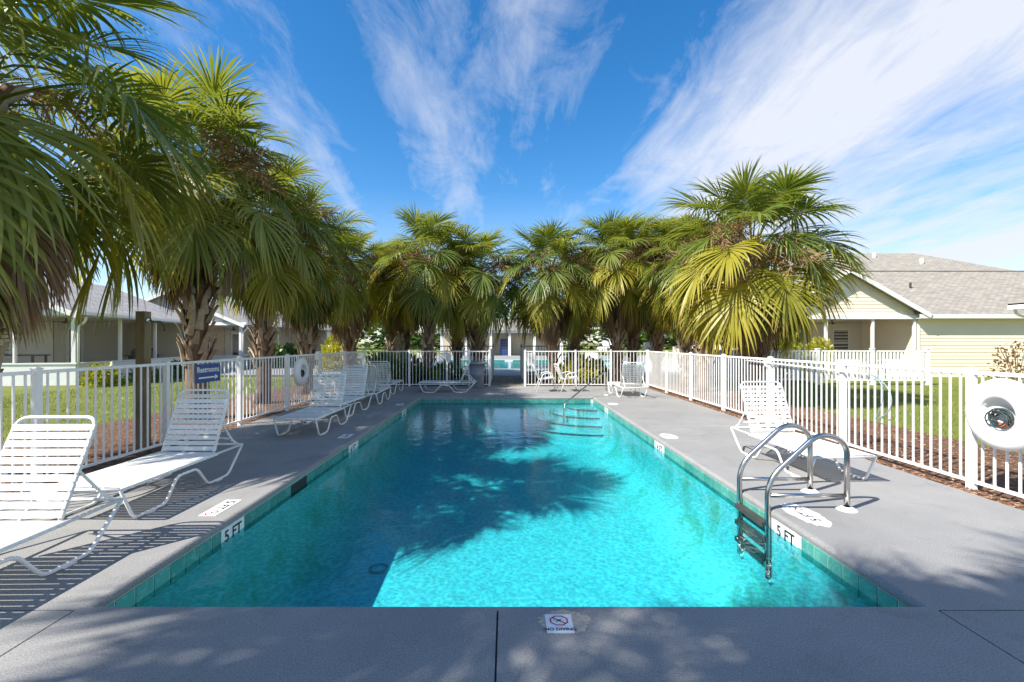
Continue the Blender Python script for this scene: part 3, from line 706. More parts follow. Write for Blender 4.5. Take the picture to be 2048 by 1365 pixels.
m = MB(); m.tube(fillet([(0,0.02,0),(-0.01,-0.16,-0.02),(-0.02,-0.36,-0.16),(-0.03,-0.42,-0.34),(-0.03,-0.32,-0.50),(-0.03,-0.16,-0.57),(-0.03,-0.14,-0.52)], 0.12), 0.007, 6)
m.tube(fillet([(-0.005,-0.10,-0.02),(-0.015,-0.24,-0.10),(-0.025,-0.27,-0.30),(-0.03,-0.22,-0.46),(-0.03,-0.16,-0.57)], 0.1), 0.006, 6); m.build('crook', 'hook_blue', hk, True)
for yy in (0.55, 2.4):
    m = MB(); m.box(-0.02, 0.03, yy-0.02, yy+0.02, -0.02, 0.10); m.build('clip', 'white_metal', hk)

# ---------------------------------------------------------------- palms
def frond_mesh(e0, seed, dead=False, mat='frond', droop=1.0):
    rnd = random.Random(seed); mb = MB(); att = []
    def addv(p, t): mb.v.append(tuple(p)); att.append(t)
    Lp = rnd.uniform(0.85, 1.15) if not dead else rnd.uniform(0.6, 0.9)
    el = R(e0); p = Vector((0.0, 0, 0)); pts = [p.copy()]; dirs = []
    n = 6; bend = R(26)*droop if not dead else R(14)
    for k in range(n):
        el -= bend/n; d = Vector((math.cos(el), 0, math.sin(el))); p = p + d*(Lp/n); pts.append(p.copy()); dirs.append(d)
    # petiole
    base = 0; wv = [0.030, 0.022, 0.018, 0.016, 0.014, 0.013, 0.011]
    for k, q in enumerate(pts):
        d = dirs[min(k, n-1)]; up = Vector((0,1,0)).cross(d)
        for (a, b) in ((1,0.25),(-1,0.25),(0,-0.7)): addv(q + Vector((0,1,0))*a*wv[k] + up*-b*wv[k], 0.2)
    for k in range(n):
        a, b = 3*k, 3*k+3
        for j in range(3): mb.f.append((a+j, a+(j+1) % 3, b+(j+1) % 3, b+j))
    # costa and blade
    m = 6; Lc = 0.42; cp = [p.copy()]; cd_ = [dirs[-1]]
    cb = R(50)*droop if not dead else R(40)
    for k in range(m):
        el -= cb/m; d = Vector((math.cos(el), 0, math.sin(el))); p = p + d*(Lc/m); cp.append(p.copy()); cd_.append(d)
    NS = 60; span = R(128) if not dead else R(60)
    for i in range(NS):
        t = -1 + 2*i/(NS-1); s_ = (1-abs(t))**0.8*m; k = min(int(s_), m-1); f = s_-k
        bp = cp[k].lerp(cp[k+1], f); T = cd_[k].lerp(cd_[k+1], f).normalized(); S = Vector((0,1,0)); Nn = T.cross(S) * -1
        if Nn.z < 0 and e0 > -40: Nn = Nn
        a = t*span + rnd.uniform(-0.03, 0.03)
        d = T*math.cos(a) + S*math.sin(a); nrm = S.cross(T) * -1
        nrm = T.cross(S)
        if nrm.z < 0: nrm = -nrm
        d = (d + nrm*(0.22*abs(math.sin(a)) + (0.06 if i % 2 else -0.02))).normalized()
        Ls = (0.96 - 0.26*abs(t)**1.6)*rnd.uniform(0.9, 1.08)
        gk = (0.13 + 0.30*rnd.random())*(0.8+0.5*abs(t))*droop
        if dead: gk = 0.9; Ls *= 0.9
        wd = (0.004, 0.0155, 0.0215, 0.0185, 0.0115, 0.0015)
        q = bp.copy(); side = nrm.cross(d).normalized(); roll = rnd.uniform(-0.5, 0.5); b0 = len(mb.v)
        tipc = rnd.uniform(0.5, 1.0)
        brk = rnd.random() < 0.16*droop
        for kk in range(6):
            sv = (side*math.cos(roll) + nrm*math.sin(roll))*wd[kk]*(0.6 if dead else 1.0)*0.95
            addv(q - sv, kk/5*tipc); addv(q + sv, kk/5*tipc)
            gg = gk*((kk+0.6)/5)**1.1*1.35
            if brk and kk >= 3: gg *= 3.0
            d = (d + Vector((0,0,-gg))).normalized()
            side = (side - d*side.dot(d)).normalized(); nrm = d.cross(side)
            if nrm.z < 0 and not dead: nrm = -nrm
            q = q + d*(Ls/5)
        for kk in range(5):
            a_ = b0+2*kk; mb.f.append((a_, a_+1, a_+3, a_+2))
    me = bpy.data.meshes.new('frond'); me.from_pydata(mb.v, [], mb.f); me.materials.append(M[mat])
    at = me.attributes.new('tip', 'FLOAT', 'POINT'); at.data.foreach_set('value', att); me.update()
    return me
CLASSES = (80, 62, 46, 30, 14, -4, -22)
F = {}
for ci, e0 in enumerate(CLASSES):
    dr = 0.55 + 0.13*ci
    F[e0] = [frond_mesh(e0, 100+ci*10+s_, droop=dr) for s_ in range(2)]
FY_ = {e0: [frond_mesh(e0, 300+ci*10+s_, mat='frond_yellow', droop=0.95+0.08*ci) for s_ in range(2)] for ci, e0 in enumerate((14, -4, -22))}
FD = [frond_mesh(-48, 401, True, 'frond_dead'), frond_mesh(-62, 402, True, 'frond_dead'), frond_mesh(-74, 403, True, 'frond_dead')]
def stalk_mesh(seed):
    rnd = random.Random(seed); mb = MB(); el = R(50); p = Vector((0,0,0)); pts = [p.copy()]
    for k in range(9):
        el -= R(9.5); p = p + Vector((math.cos(el), 0, math.sin(el)))*0.15; pts.append(p.copy())
    mb.tube(pts, [0.013-0.001*k for k in range(10)], 4)
    def strip(a, b, w_):
        d = (b-a).normalized(); s_ = d.cross(Vector((rnd.uniform(-1,1), rnd.uniform(-1,1), rnd.uniform(-1,1)))).normalized()*w_
        mb.quad(a-s_, a+s_, b+s_*0.4, b-s_*0.4)
    for k in range(2, 10):
        for _ in range(4):
            d = Vector((rnd.uniform(0.0, 1), rnd.uniform(-1, 1), rnd.uniform(-0.7, 0.5))).normalized(); L_ = rnd.uniform(0.18, 0.38)
            e_ = pts[k] + d*L_ + Vector((0,0,-0.05)); strip(pts[k], e_, 0.006)
            for _2 in range(16):
                t = rnd.uniform(0.25, 1); b0 = pts[k].lerp(e_, t); d2 = (d + Vector((rnd.uniform(-1,1), rnd.uniform(-1,1), rnd.uniform(-1,0.7)))).normalized()
                strip(b0, b0 + d2*rnd.uniform(0.07, 0.18), 0.0055)
    return mb.mesh('flower_stalk', 'twig')
STK = [stalk_mesh(1), stalk_mesh(2)]
def boot_mesh(seed):
    rnd = random.Random(seed); mb = MB()
    # a split leaf base: flat wedge rising outward, forked at the foot
    w0, w1, t_ = 0.10, 0.05, 0.042; L_ = rnd.uniform(0.32, 0.42)
    prof_ = [(-0.06, 0.0, w0), (0.10, 0.035, w0*0.75), (L_*0.65, 0.085, w1*1.2), (L_, 0.15, w1*0.8)]
    for (z, o_, w_) in prof_: mb.v += [(o_, -w_, z), (o_+t_, -w_*0.5, z), (o_+t_, w_*0.5, z), (o_, w_, z)]
    for k in range(3):
        a, b_ = 4*k, 4*k+4
        for j in range(4): mb.f.append((a+j, a+(j+1) % 4, b_+(j+1) % 4, b_+j))
    mb.f.append((12, 13, 14, 15)); mb.f.append((3, 2, 1, 0))
    return mb.mesh('boot', 'boot')
BOOT = [boot_mesh(1), boot_mesh(2)]
def palm(x, y, heart, label, seed, n_live=46, n_dead=9, yellow=0.0, lean=(0, 0), boots_from=0.22, rad=0.168, scale=1.0, n_boot=100, n_stalk=7):
    rnd = random.Random(seed); root = empty('palm_tree', (x, y, -0.05), rnd.uniform(0, 6.28) if lean == (0, 0) else 0)
    tag(root, label, 'palm tree', 'cabbage palms around the pool')
    mb = MB(); nn = 12; pts = []; rr = []
    for k in range(nn+1):
        t = k/nn; pts.append((lean[0]*t*t, lean[1]*t*t, heart*t)); rr.append(rad*(1.18 if k == 0 else 1.0 - 0.12*t + rnd.uniform(-0.02, 0.02)))
    mb.tube(pts, rr, 14); tr = mb.build('trunk', 'bark', root, True)
    ga = R(137.5)
    for k in range(n_boot):
        t = boots_from + (1.0-boots_from)*k/n_boot; z = heart*t - 0.05; az_ = k*ga + rnd.uniform(-0.15, 0.15)
        cx, cy = lean[0]*t*t, lean[1]*t*t; r_ = rad*(1.0-0.12*t) + 0.004
        o = link('boot', BOOT[k % 2], tr, (cx+math.cos(az_)*r_, cy+math.sin(az_)*r_, z), (R(rnd.uniform(-22, 22)), rnd.uniform(-0.15, 0.12), az_))
        s_ = rnd.uniform(0.75, 1.15)*(0.75+0.5*t); o.scale = (s_*(0.9+0.5*t), s_, s_)
    top = Vector((lean[0], lean[1], heart))
    for k in range(n_live):
        u = (k+0.5)/n_live; e_ = 88 - 116*u**0.95 + rnd.uniform(-7, 7); az_ = k*ga + rnd.uniform(-0.25, 0.25)
        ec = min(CLASSES, key=lambda c: abs(c-e_))
        if ec <= 14 and rnd.random() < yellow: me = rnd.choice(FY_[ec])
        else: me = rnd.choice(F[ec])
        off = Vector((math.cos(az_), math.sin(az_), 0))*0.10
        o = link('frond', me, root, tuple(top + off + Vector((0, 0, 0.10-0.55*u))), (rnd.uniform(-0.22, 0.22), -R(e_-ec), az_))
        s_ = scale*rnd.uniform(0.88, 1.12)*(0.86+0.2*u); o.scale = (s_, s_, s_)
    for k in range(n_dead):
        az_ = k*ga*1.7 + rnd.uniform(-0.3, 0.3); me = rnd.choice(FD); off = Vector((math.cos(az_), math.sin(az_), 0))*0.16
        o = link('dead_frond', me, root, tuple(top + off + Vector((0, 0, -0.45-0.3*rnd.random()))), (rnd.uniform(-0.2, 0.2), rnd.uniform(-0.15, 0.15), az_)); s_ = scale*rnd.uniform(0.85, 1.15); o.scale = (s_, s_, s_)
    for k in range(n_stalk):
        az_ = rnd.uniform(0, 6.28); o = link('flower_stalk', STK[k % 2], root, tuple(top + Vector((math.cos(az_)*0.1, math.sin(az_)*0.1, -0.05))), (0, R(rnd.uniform(-12, 22)), az_)); s_ = scale*rnd.uniform(0.9, 1.3); o.scale = (s_, s_, s_)
    return root
# left row
palm(-6.15, 5.20, 4.45, 'large cabbage palm overhanging the two sunlit loungers, skirt of brown fronds', 11, 44, 14, 0.4, rad=0.185, scale=1.25)
palm(-6.25, 9.2, 4.95, 'cabbage palm with thick booted trunk behind the Restrooms sign', 12, 42, 9, 0.4, boots_from=0.22, rad=0.210, scale=1.10)
palm(-6.20, 11.6, 4.60, 'cabbage palm with split boots just before the left life ring case', 13, 39, 12, 0.4, boots_from=0.22, rad=0.176, scale=1.02)
palm(-6.02, 13.7, 4.25, 'cabbage palm with pale boots just past the left life ring case', 14, 39, 12, 0.4, boots_from=0.20, rad=0.168, scale=1.06)
palm(-6.0, 17.3, 4.25, 'cabbage palm outside the back left fence corner with brown hanging fronds', 15, 39, 14, 0.4, boots_from=0.20, rad=0.168, scale=1.00)
# behind the back fence
palm(-2.92, 17.0, 4.55, 'cabbage palm with grey lattice trunk behind the fence left of the bin', 16, 42, 5, 0.4, boots_from=0.03, rad=0.160, n_boot=90, scale=1.1)
palm(-1.10, 17.4, 4.15, 'cabbage palm with dark trunk rising behind the grey bin', 17, 39, 4, 0.4, boots_from=0.05, rad=0.185, n_boot=84, scale=1.1)
palm(1.72, 16.9, 4.15, 'leaning cabbage palm behind the white armchairs', 18, 44, 13, 0.75, lean=(-0.15, 0.0), boots_from=0.22, rad=0.143, scale=1.08)
palm(4.10, 17.0, 4.60, 'cabbage palm with rough grey trunk behind the handrail', 19, 42, 12, 0.6, boots_from=0.10, rad=0.185, scale=1.1)
palm(5.0, 18.0, 4.25, 'slender shaded cabbage palm behind the back right fence corner', 20, 35, 8, 0.5, rad=0.134)
palm(5.75, 17.4, 4.50, 'cabbage palm just outside the back right fence corner', 21, 37, 9, 0.6, boots_from=0.20)
palm(6.25, 15.9, 4.20, 'short cabbage palm with spreading boots outside the right fence', 22, 37, 9, 0.7, boots_from=0.10, rad=0.168)
palm(6.2, 14.3, 4.05, 'yellowing cabbage palm second in the right row from the picket yard fence', 23, 37, 10, 0.6, boots_from=0.20, rad=0.168)
palm(6.22, 11.5, 3.90, 'big yellow-green cabbage palm with woven trunk in front of the cream house', 24, 46, 8, 0.6, boots_from=0.15, rad=0.168, scale=1.22, n_stalk=9)
# shaded ones further behind
palm(-4.3, 19.0, 4.35, 'shaded cabbage palm second row behind the back left fence', 25, 37, 8, 0.1)
palm(-5.4, 21.5, 4.55, 'dark cabbage palm third row behind the back left fence', 26, 37, 8, 0.1)
palm(-2.2, 20.3, 4.25, 'shaded cabbage palm beside the paver path behind the bin palm', 27, 37, 8, 0.1)
palm(2.9, 19.4, 4.05, 'shaded cabbage palm in second row right of the paver path', 28, 33, 8, 0.4)
# out of view at the photographer's back: they throw the shade over the near deck
palm(-6.1, -1.7, 6.90, 'tall cabbage palm on the deck side behind the viewpoint', 31, 44, 8, 0.1, scale=1.15)
palm(-2.5, -2.0, 6.50, 'tall cabbage palm behind the viewpoint shading the front deck', 32, 44, 8, 0.1, scale=1.2)

# ---------------------------------------------------------------- houses
def siding(name, mat, parent, p0, p1, z0, z1, lap=0.16, dep=0.014, top=None):
    """lap siding wall from p0 to p1 (outside on the right-hand side walking p0->p1); top(t) caps the height"""
    p0 = Vector((p0[0], p0[1], 0)); p1 = Vector((p1[0], p1[1], 0)); d = (p1-p0); Ln = d.length; d.normalize(); nrm = Vector((d.y, -d.x, 0))
    m = MB(); z = z0
    while z < z1 - 1e-4:
        ze = min(z+lap, z1); a0, b0, a1, b1 = 0.0, Ln, 0.0, Ln
        if top is not None:
            r0, r1 = top(z), top(ze)
            if r0 is None: break
            a0, b0 = r0; a1, b1 = r1 if r1 is not None else ((a0+b0)/2-0.01, (a0+b0)/2+0.01)
        lo = nrm*dep
        m.quad(p0+d*a0+lo+Vector((0,0,z)), p0+d*b0+lo+Vector((0,0,z)), p0+d*b1+Vector((0,0,ze)), p0+d*a1+Vector((0,0,ze)))
        m.quad(p0+d*a0+Vector((0,0,z)), p0+d*b0+Vector((0,0,z)), p0+d*b0+lo+Vector((0,0,z)), p0+d*a0+lo+Vector((0,0,z)))
        z = ze
    return m.build(name, mat, parent)
def roof_plane(parent, pts, mat, thick=0.05, name='roof_slope'):
    """pts: eave a, eave b, ridge b, ridge a ; uv in metres along eave and up the slope"""
    P = [Vector(p) for p in pts]; m = MB(); m.quad(*P); o_ = Vector((0,0,-thick)); m.quad(P[3]+o_, P[2]+o_, P[1]+o_, P[0]+o_)
    for k in range(4): m.quad(P[k], P[k]+o_, P[(k+1) % 4]+o_, P[(k+1) % 4])
    me = bpy.data.meshes.new(name); me.from_pydata(m.v, [], m.f); me.materials.append(M[mat])
    uv = me.uv_layers.new(name='UVMap'); u = (P[1]-P[0]).normalized(); nn = u.cross(P[3]-P[0]).normalized(); v = nn.cross(u)
    for lo in me.loops:
        q = Vector(me.vertices[lo.vertex_index].co)-P[0]; uv.data[lo.index].uv = (q.dot(u), q.dot(v))
    return link(name, me, parent)
def bar(parent, name, mat, a, b, w_, h_):
    a = Vector(a); b = Vector(b); d = (b-a); L_ = d.length; m = MB(); m.box(0, L_, -w_/2, w_/2, -h_/2, h_/2)
    o = m.build(name, mat, parent); o.location = a; o.rotation_euler = d.to_track_quat('X', 'Z').to_euler(); return o
def window(parent, cx, z0, z1, wd, y, face=(0, -1)):
    m = MB(); t = 0.05
    for (a, b, c_, d_) in ((-wd/2-t, wd/2+t, z1, z1+t), (-wd/2-t, wd/2+t, z0-t, z0), (-wd/2-t, -wd/2, z0, z1), (wd/2, wd/2+t, z0, z1), (-wd/2, wd/2, (z0+z1)/2-0.02, (z0+z1)/2+0.02)):
        m.box(cx+a, cx+b, y-0.035, y+0.02, c_, d_)
    f = m.build('window', 'white_trim', parent); p = MB(); p.box(cx-wd/2, cx+wd/2, y-0.01, y+0.01, z0, z1); p.build('pane', 'glass_dark', f); return f
def fan(parent, loc):
    m = MB(); m.lathe([(0.0,0.10),(0.03,0.10),(0.03,0.0),(0.11,-0.02),(0.11,-0.10),(0.0,-0.12)], 12, c=loc)
    for k in range(5):
        a = R(72*k+10); d = Vector((math.cos(a), math.sin(a), 0)); q = Vector((-d.y, d.x, 0)); c_ = Vector(loc)+Vector((0,0,-0.05))
        m.quad(c_+d*0.1-q*0.05, c_+d*0.65-q*0.075, c_+d*0.65+q*0.075+Vector((0,0,0.02)), c_+d*0.1+q*0.05+Vector((0,0,0.02)))
    return m.build('ceiling_fan', 'dark_metal', parent)
# --- left house: gable to the pool corner, screened porch in the near corner
def left_house(loc, rz, label, wallmat, roofmat, porch_len, Wd=9.0, Dp=14.0, full_porch=True):
    h = empty('house', loc, rz); tag(h, label, 'house', 'pale houses along the left lawn')
    EZ = 2.50; pd = 2.6                        # eave height, porch depth
    # local axes: the near right corner is the origin; house runs to -x and +y
    m = MB(); m.box(-Wd, 0.0, 0.0, Dp, -0.1, 0.10); m.build('foundation', 'stucco', h)
    # inner walls of the porch
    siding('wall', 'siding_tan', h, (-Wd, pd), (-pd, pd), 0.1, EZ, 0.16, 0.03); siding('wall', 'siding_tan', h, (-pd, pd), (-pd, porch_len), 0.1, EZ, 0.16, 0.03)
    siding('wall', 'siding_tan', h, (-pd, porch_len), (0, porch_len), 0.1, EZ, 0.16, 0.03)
    siding('wall', wallmat, h, (0, porch_len), (0, Dp), 0.1, EZ)
    m = MB(); m.box(-Wd, 0, 0, Dp, EZ-0.02, EZ); m.build('porch_ceiling', 'siding_white', h)
    # knee wall
    m = MB(); m.box(-Wd, 0, -0.02, 0.08, -0.05, 0.72); m.box(-0.08, 0.02, 0.08, porch_len, -0.05, 0.72); m.build('knee_wall', 'white_trim', h)
    m = MB(); m.box(-Wd, 0.05, -0.05, 0.11, 0.72, 0.77); m.box(-0.11, 0.05, 0.11, porch_len, 0.72, 0.77); m.build('sill', 'white_trim', h)
    xs = [0.0, -1.95, -3.9, -5.85, -7.8]; ys = [porch_len*k/3 for k in range(1, 4)]
    for x in xs:
        m = MB(); w_ = 0.07 if x == 0 else 0.03; m.box(x-w_-(w_ if x == 0 else 0), x+w_-(w_ if x == 0 else 0), -0.03, 0.09, 0.77, EZ); m.build('porch_post', 'white_trim', h)
    for y in ys:
        m = MB(); m.box(-0.09, 0.03, y-0.03, y+0.03, 0.77, EZ); m.build('porch_post', 'white_trim', h)
    for a, b_ in zip(xs[1:], xs[:-1]):
        m = MB(); m.quad((a+0.03, 0.03, 0.77), (b_-0.05, 0.03, 0.77), (b_-0.05, 0.03, EZ), (a+0.03, 0.03, EZ)); m.build('screen', 'screen', h)
    yy = [0.09]+ys
    for a, b_ in zip(yy[:-1], yy[1:]):
        m = MB(); m.quad((-0.03, a+0.03, 0.77), (-0.03, b_-0.03, 0.77), (-0.03, b_-0.03, EZ), (-0.03, a+0.03, EZ)); m.build('screen', 'screen', h)
    # glazed door on the inner wall, fan, dark furniture is separate
    d_ = MB(); d_.box(-pd-0.0, -pd+0.05, 3.2, 4.15, 0.12, 2.2); dr = d_.build('door', 'white_trim', h); p_ = MB(); p_.box(-pd+0.05, -pd+0.06, 3.36, 3.99, 0.5, 2.05); p_.build('pane', 'glass_dark', dr)
    window(h, -4.6, 0.95, 2.1, 0.9, pd)
    fan(h, (-1.3, 1.4, 2.36))
    # fascia, gable, roof
    ov = 0.35; RX = -Wd/2; RZ = EZ + (Wd/2)*0.42
    m = MB(); m.box(-Wd-ov, ov, -0.16, -0.02, EZ, EZ+0.17); m.build('fascia', 'white_trim', h)
    m = MB(); m.box(ov-0.10, ov, -0.02, Dp+ov, EZ-0.02, EZ+0.13); m.build('gutter', 'white_trim', h)
    siding('gable', wallmat, h, (-Wd, 0.0), (0, 0.0), EZ+0.17, RZ, 0.16, 0.014, lambda z: ((z-EZ-0.10)/0.42, Wd-(z-EZ-0.10)/0.42) if (z-EZ-0.10)/0.42 < Wd/2 else None)
    roof_plane(h, [(ov, -ov, EZ+0.02), (ov, Dp+ov, EZ+0.02), (RX, Dp+ov, RZ+0.15), (RX, -ov, RZ+0.15)], roofmat)
    roof_plane(h, [(-Wd-ov, Dp+ov, EZ+0.02), (-Wd-ov, -ov, EZ+0.02), (RX, -ov, RZ+0.15), (RX, Dp+ov, RZ+0.15)], roofmat)
    for sx in (0, 1):
        a = (ov, -ov-0.01, EZ-0.06) if sx else (-Wd-ov, -ov-0.01, EZ-0.06); bar(h, 'rake_board', 'white_trim', a, (RX, -ov-0.01, RZ+0.05), 0.03, 0.18)
    m = MB(); m.tube(fillet([(0.30, 0.02, EZ), (0.30, 0.02, 2.30), (0.07, 0.02, 2.08), (0.07, 0.02, 0.0)], 0.08), 0.042, 8); m.build('downspout', 'white_trim', h, True)
    siding('wall', wallmat, h, (0, Dp), (-Wd, Dp), 0.1, EZ); siding('wall', wallmat, h, (-Wd, Dp), (-Wd, 0), 0.1, EZ)
    return h
left_house((-15.7, 16.6, 0), R(9), 'pale house with screened porch and downspout behind the wooden post', 'siding_white', 'shingle_grey', 7.2, Dp=8.6)
left_house((-15.3, 26.3, 0), R(0), 'second pale house with screened porch seen between the left palm trunks', 'siding_white', 'shingle_grey', 12.5, Wd=8.5, Dp=15)
def table(name, loc, rz, label, cat, L_, W_, H_, mat):
    t = empty(name, loc, rz); tag(t, label, cat); m = MB(); m.box(-L_/2, L_/2, -W_/2, W_/2, H_-0.05, H_); m.build('top', mat, t)
    for sx in (-1, 1):
        for sy in (-1, 1): q = MB(); q.box(sx*L_*0.45-0.03, sx*L_*0.45+0.03, sy*W_*0.42-0.03, sy*W_*0.42+0.03, 0, H_-0.05); q.build('leg', mat, t)
    return t
table('porch_table', (-19.0, 17.2, 0.1), R(9), 'long dark table inside the left screened porch', 'table', 2.6, 0.7, 0.95, 'dark_metal')
gr = empty('barbecue_grill', (-16.9, 21.2, 0.1), R(95)); tag(gr, 'dark lidded barbecue grill inside the left screened porch', 'grill')
m = MB(); m.box(-0.6, 0.6, -0.28, 0.28, 0.05, 0.82); m.build('cabinet', 'dark_metal', gr); m = MB(); m.prism([(-0.28,0.84),(0.28,0.84),(0.27,1.0),(0.15,1.14),(-0.1,1.16),(-0.26,1.02)], -0.42, 0.42, 'x'); m.build('lid', 'dark_metal', gr); m = MB(); m.box(-0.85,-0.6,-0.25,0.25,0.80,0.84); m.box(0.6,0.85,-0.25,0.25,0.80,0.84); m.build('side_shelf', 'dark_metal', gr)
m = MB()
for k in range(4): m.lathe([(0.0,0.0),(0.03,0.0),(0.03,0.03),(0.0,0.035)], 10, c=(-0.4+0.26*k, -0.30, 0.74))
m.build('knobs', 'steel', gr)
# --- right houses
h = empty('house', (18.5, 20.5, 0)); tag(h, 'cream sided house with tan shingle roof and screened gable porch', 'house')
EZ = 2.66
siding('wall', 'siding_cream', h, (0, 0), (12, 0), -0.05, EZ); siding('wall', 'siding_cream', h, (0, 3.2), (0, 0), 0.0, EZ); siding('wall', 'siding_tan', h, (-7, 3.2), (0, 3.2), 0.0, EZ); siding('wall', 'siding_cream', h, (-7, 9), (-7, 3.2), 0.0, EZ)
m = MB(); m.box(-0.01, 0.10, -0.03, 0.0, -0.05, EZ); m.build('corner_trim', 'white_trim', h)
m = MB(); m.box(-7, 12, 0.02, 9, -0.1, 0.02); m.build('foundation', 'stucco', h)
m = MB(); m.box(-6.6, 0.0, 0.0, 3.2, EZ-0.03, EZ-0.01); m.build('porch_ceiling', 'siding_white', h)
m = MB(); m.box(-6.6, -0.02, -0.02, 0.08, -0.05, 0.75); m.build('knee_wall', 'white_trim', h)
for x in (-6.55, -4.1, -2.0, -0.12):
    m = MB(); m.box(x-0.045, x+0.045, -0.04, 0.08, 0.75, EZ); m.build('porch_post', 'white_trim', h)
for a, b_ in ((-6.5, -4.15), (-4.05, -2.05), (-1.95, -0.17)):
    m = MB(); m.quad((a, 0.03, 0.75), (b_, 0.03, 0.75), (b_, 0.03, EZ), (a, 0.03, EZ)); m.build('screen', 'screen', h)
d_ = MB(); d_.box(-3.9, -3.0, 3.12, 3.2, 0.05, 2.15); dr = d_.build('door', 'white_trim', h); p_ = MB(); p_.box(-3.75, -3.15, 3.10, 3.12, 0.3, 2.0); p_.build('pane', 'glass_dark', dr)
window(h, -1.1, 0.9, 2.15, 0.75, 3.2); fan(h, (-2.7, 1.6, 2.5))
roof_plane(h, [(-0.2, -0.35, EZ+0.10), (12.4, -0.35, EZ+0.10), (12.4, 5.0, 5.48), (-0.2, 5.0, 5.48)], 'shingle_tan')
roof_plane(h, [(-7.4, -0.2+3.0, EZ+0.10+1.58), (-0.2, -0.2+3.0, EZ+0.10+1.58), (-0.2, 5.0, 5.48), (-7.4, 5.0, 5.48)], 'shingle_tan')
roof_plane(h, [(12.4, 10.0, EZ+0.1), (-7.4, 10.0, EZ+0.1), (-7.4, 5.0, 5.48), (12.4, 5.0, 5.48)], 'shingle_tan')
m = MB(); m.tube([(-7.4, 5.0, 5.49), (12.4, 5.0, 5.49)], 0.045, 6); m.build('ridge_cap', 'shingle_tan', h)
m = MB(); m.box(-0.2, 12.4, -0.38, -0.345, EZ-0.08, EZ+0.10); m.box(-0.2, 12.4, -0.345, 0.0, EZ-0.08, EZ-0.06); m.build('fascia', 'white_trim', h)
# porch gable
AX, AZ = -3.3, 4.70
siding('gable', 'siding_cream', h, (-6.8, -0.02), (0.15, -0.02), EZ+0.08, AZ, 0.16, 0.014, lambda z: ((z-EZ-0.05)/0.60, 6.95-(z-EZ-0.05)/0.60) if (z-EZ-0.05)/0.60 < 3.4 else None)
roof_plane(h, [(0.25, -0.38, EZ+0.06), (0.25, 4.2, EZ+0.06), (AX, 4.2, AZ+0.08), (AX, -0.38, AZ+0.08)], 'shingle_tan')
roof_plane(h, [(-6.9, 4.2, EZ+0.06), (-6.9, -0.38, EZ+0.06), (AX, -0.38, AZ+0.08), (AX, 4.2, AZ+0.08)], 'shingle_tan')
bar(h, 'rake_board', 'white_trim', (0.27, -0.40, EZ+0.02), (AX, -0.40, AZ+0.02), 0.035, 0.19); bar(h, 'rake_board', 'white_trim', (-6.92, -0.40, EZ+0.02), (AX, -0.40, AZ+0.02), 0.035, 0.19)
m = MB(); m.box(-6.8, 0.1, -0.10, 0.05, EZ-0.10, EZ+0.08); m.build('porch_beam', 'white_trim', h)
for (x, y) in ((2.0, 2.6), (-4.6, 4.0)):
    m = MB(); m.lathe([(0.05,0.0),(0.05,0.25),(0.0,0.26)], 10, c=(x, y, EZ+0.1+(y+0.35)*0.52)); m.build('roof_vent', 'dark_metal', h)
h2 = empty('house', (23.0, 33.0, 0)); tag(h2, 'taller house with hipped tan roof behind the cream house', 'house')
siding('wall', 'siding_cream', h2, (0, 0), (13.2, 0), 0, 6.6, 0.2); siding('wall', 'siding_cream', h2, (0, 8), (0, 0), 0, 6.6, 0.2)
for x in (2, 5, 8, 11): window(h2, x, 4.3, 5.7, 1.0, 0.0)
roof_plane(h2, [(-0.4, -0.4, 6.62), (13.6, -0.4, 6.62), (10.2, 4, 8.75), (4.1, 4, 8.75)], 'shingle_tan'); roof_plane(h2, [(-0.4, 8.4, 6.62), (-0.4, -0.4, 6.62), (4.1, 4, 8.75), (4.1, 4.01, 8.75)], 'shingle_tan'); roof_plane(h2, [(13.6, -0.4, 6.62), (13.6, 8.4, 6.62), (10.2, 4.01, 8.75), (10.2, 4, 8.75)], 'shingle_tan'); roof_plane(h2, [(13.6, 8.4, 6.62), (-0.4, 8.4, 6.62), (4.1, 4.01, 8.75), (10.2, 4.01, 8.75)], 'shingle_tan')
m = MB(); m.box(-0.4, 13.6, -0.43, -0.39, 6.42, 6.64); m.build('fascia', 'white_trim', h2)
for (x, y) in ((6.0, 2.9), (8.4, 1.4)):
    m = MB(); m.lathe([(0.12,0.0),(0.12,0.40),(0.0,0.41)], 10, c=(x, y, 6.6+(y+0.4)*0.48)); m.build('roof_vent', 'white_trim', h2)
h3 = empty('house', (16.35, 14.45, 0)); tag(h3, 'house at the right border showing only its white eave corner', 'house')
siding('wall', 'siding_cream', h3, (0.45, 0), (0.45, -9), 0, 2.55); siding('wall', 'siding_cream', h3, (8, 0), (0.45, 0), 0, 2.55)
m = MB(); m.box(-0.05, 8.4, -9.4, 0.35, 2.58, 2.76); m.build('eave', 'white_trim', h3)
roof_plane(h3, [(-0.05, 0.35, 2.77), (-0.05, -9.4, 2.77), (4.2, -9.4, 4.6), (4.2, 0.35, 4.6)], 'shingle_tan'); roof_plane(h3, [(8.4, -9.4, 2.77), (8.4, 0.35, 2.77), (4.2, 0.35, 4.6), (4.2, -9.4, 4.6)], 'shingle_tan')
m = MB(); m.tube(fillet([(0.08, 0.25, 2.58), (0.12, 0.25, 2.42), (0.40, 0.05, 2.26), (0.40, 0.05, 0.0)], 0.08), 0.04, 8); m.build('downspout', 'white_trim', h3, True)
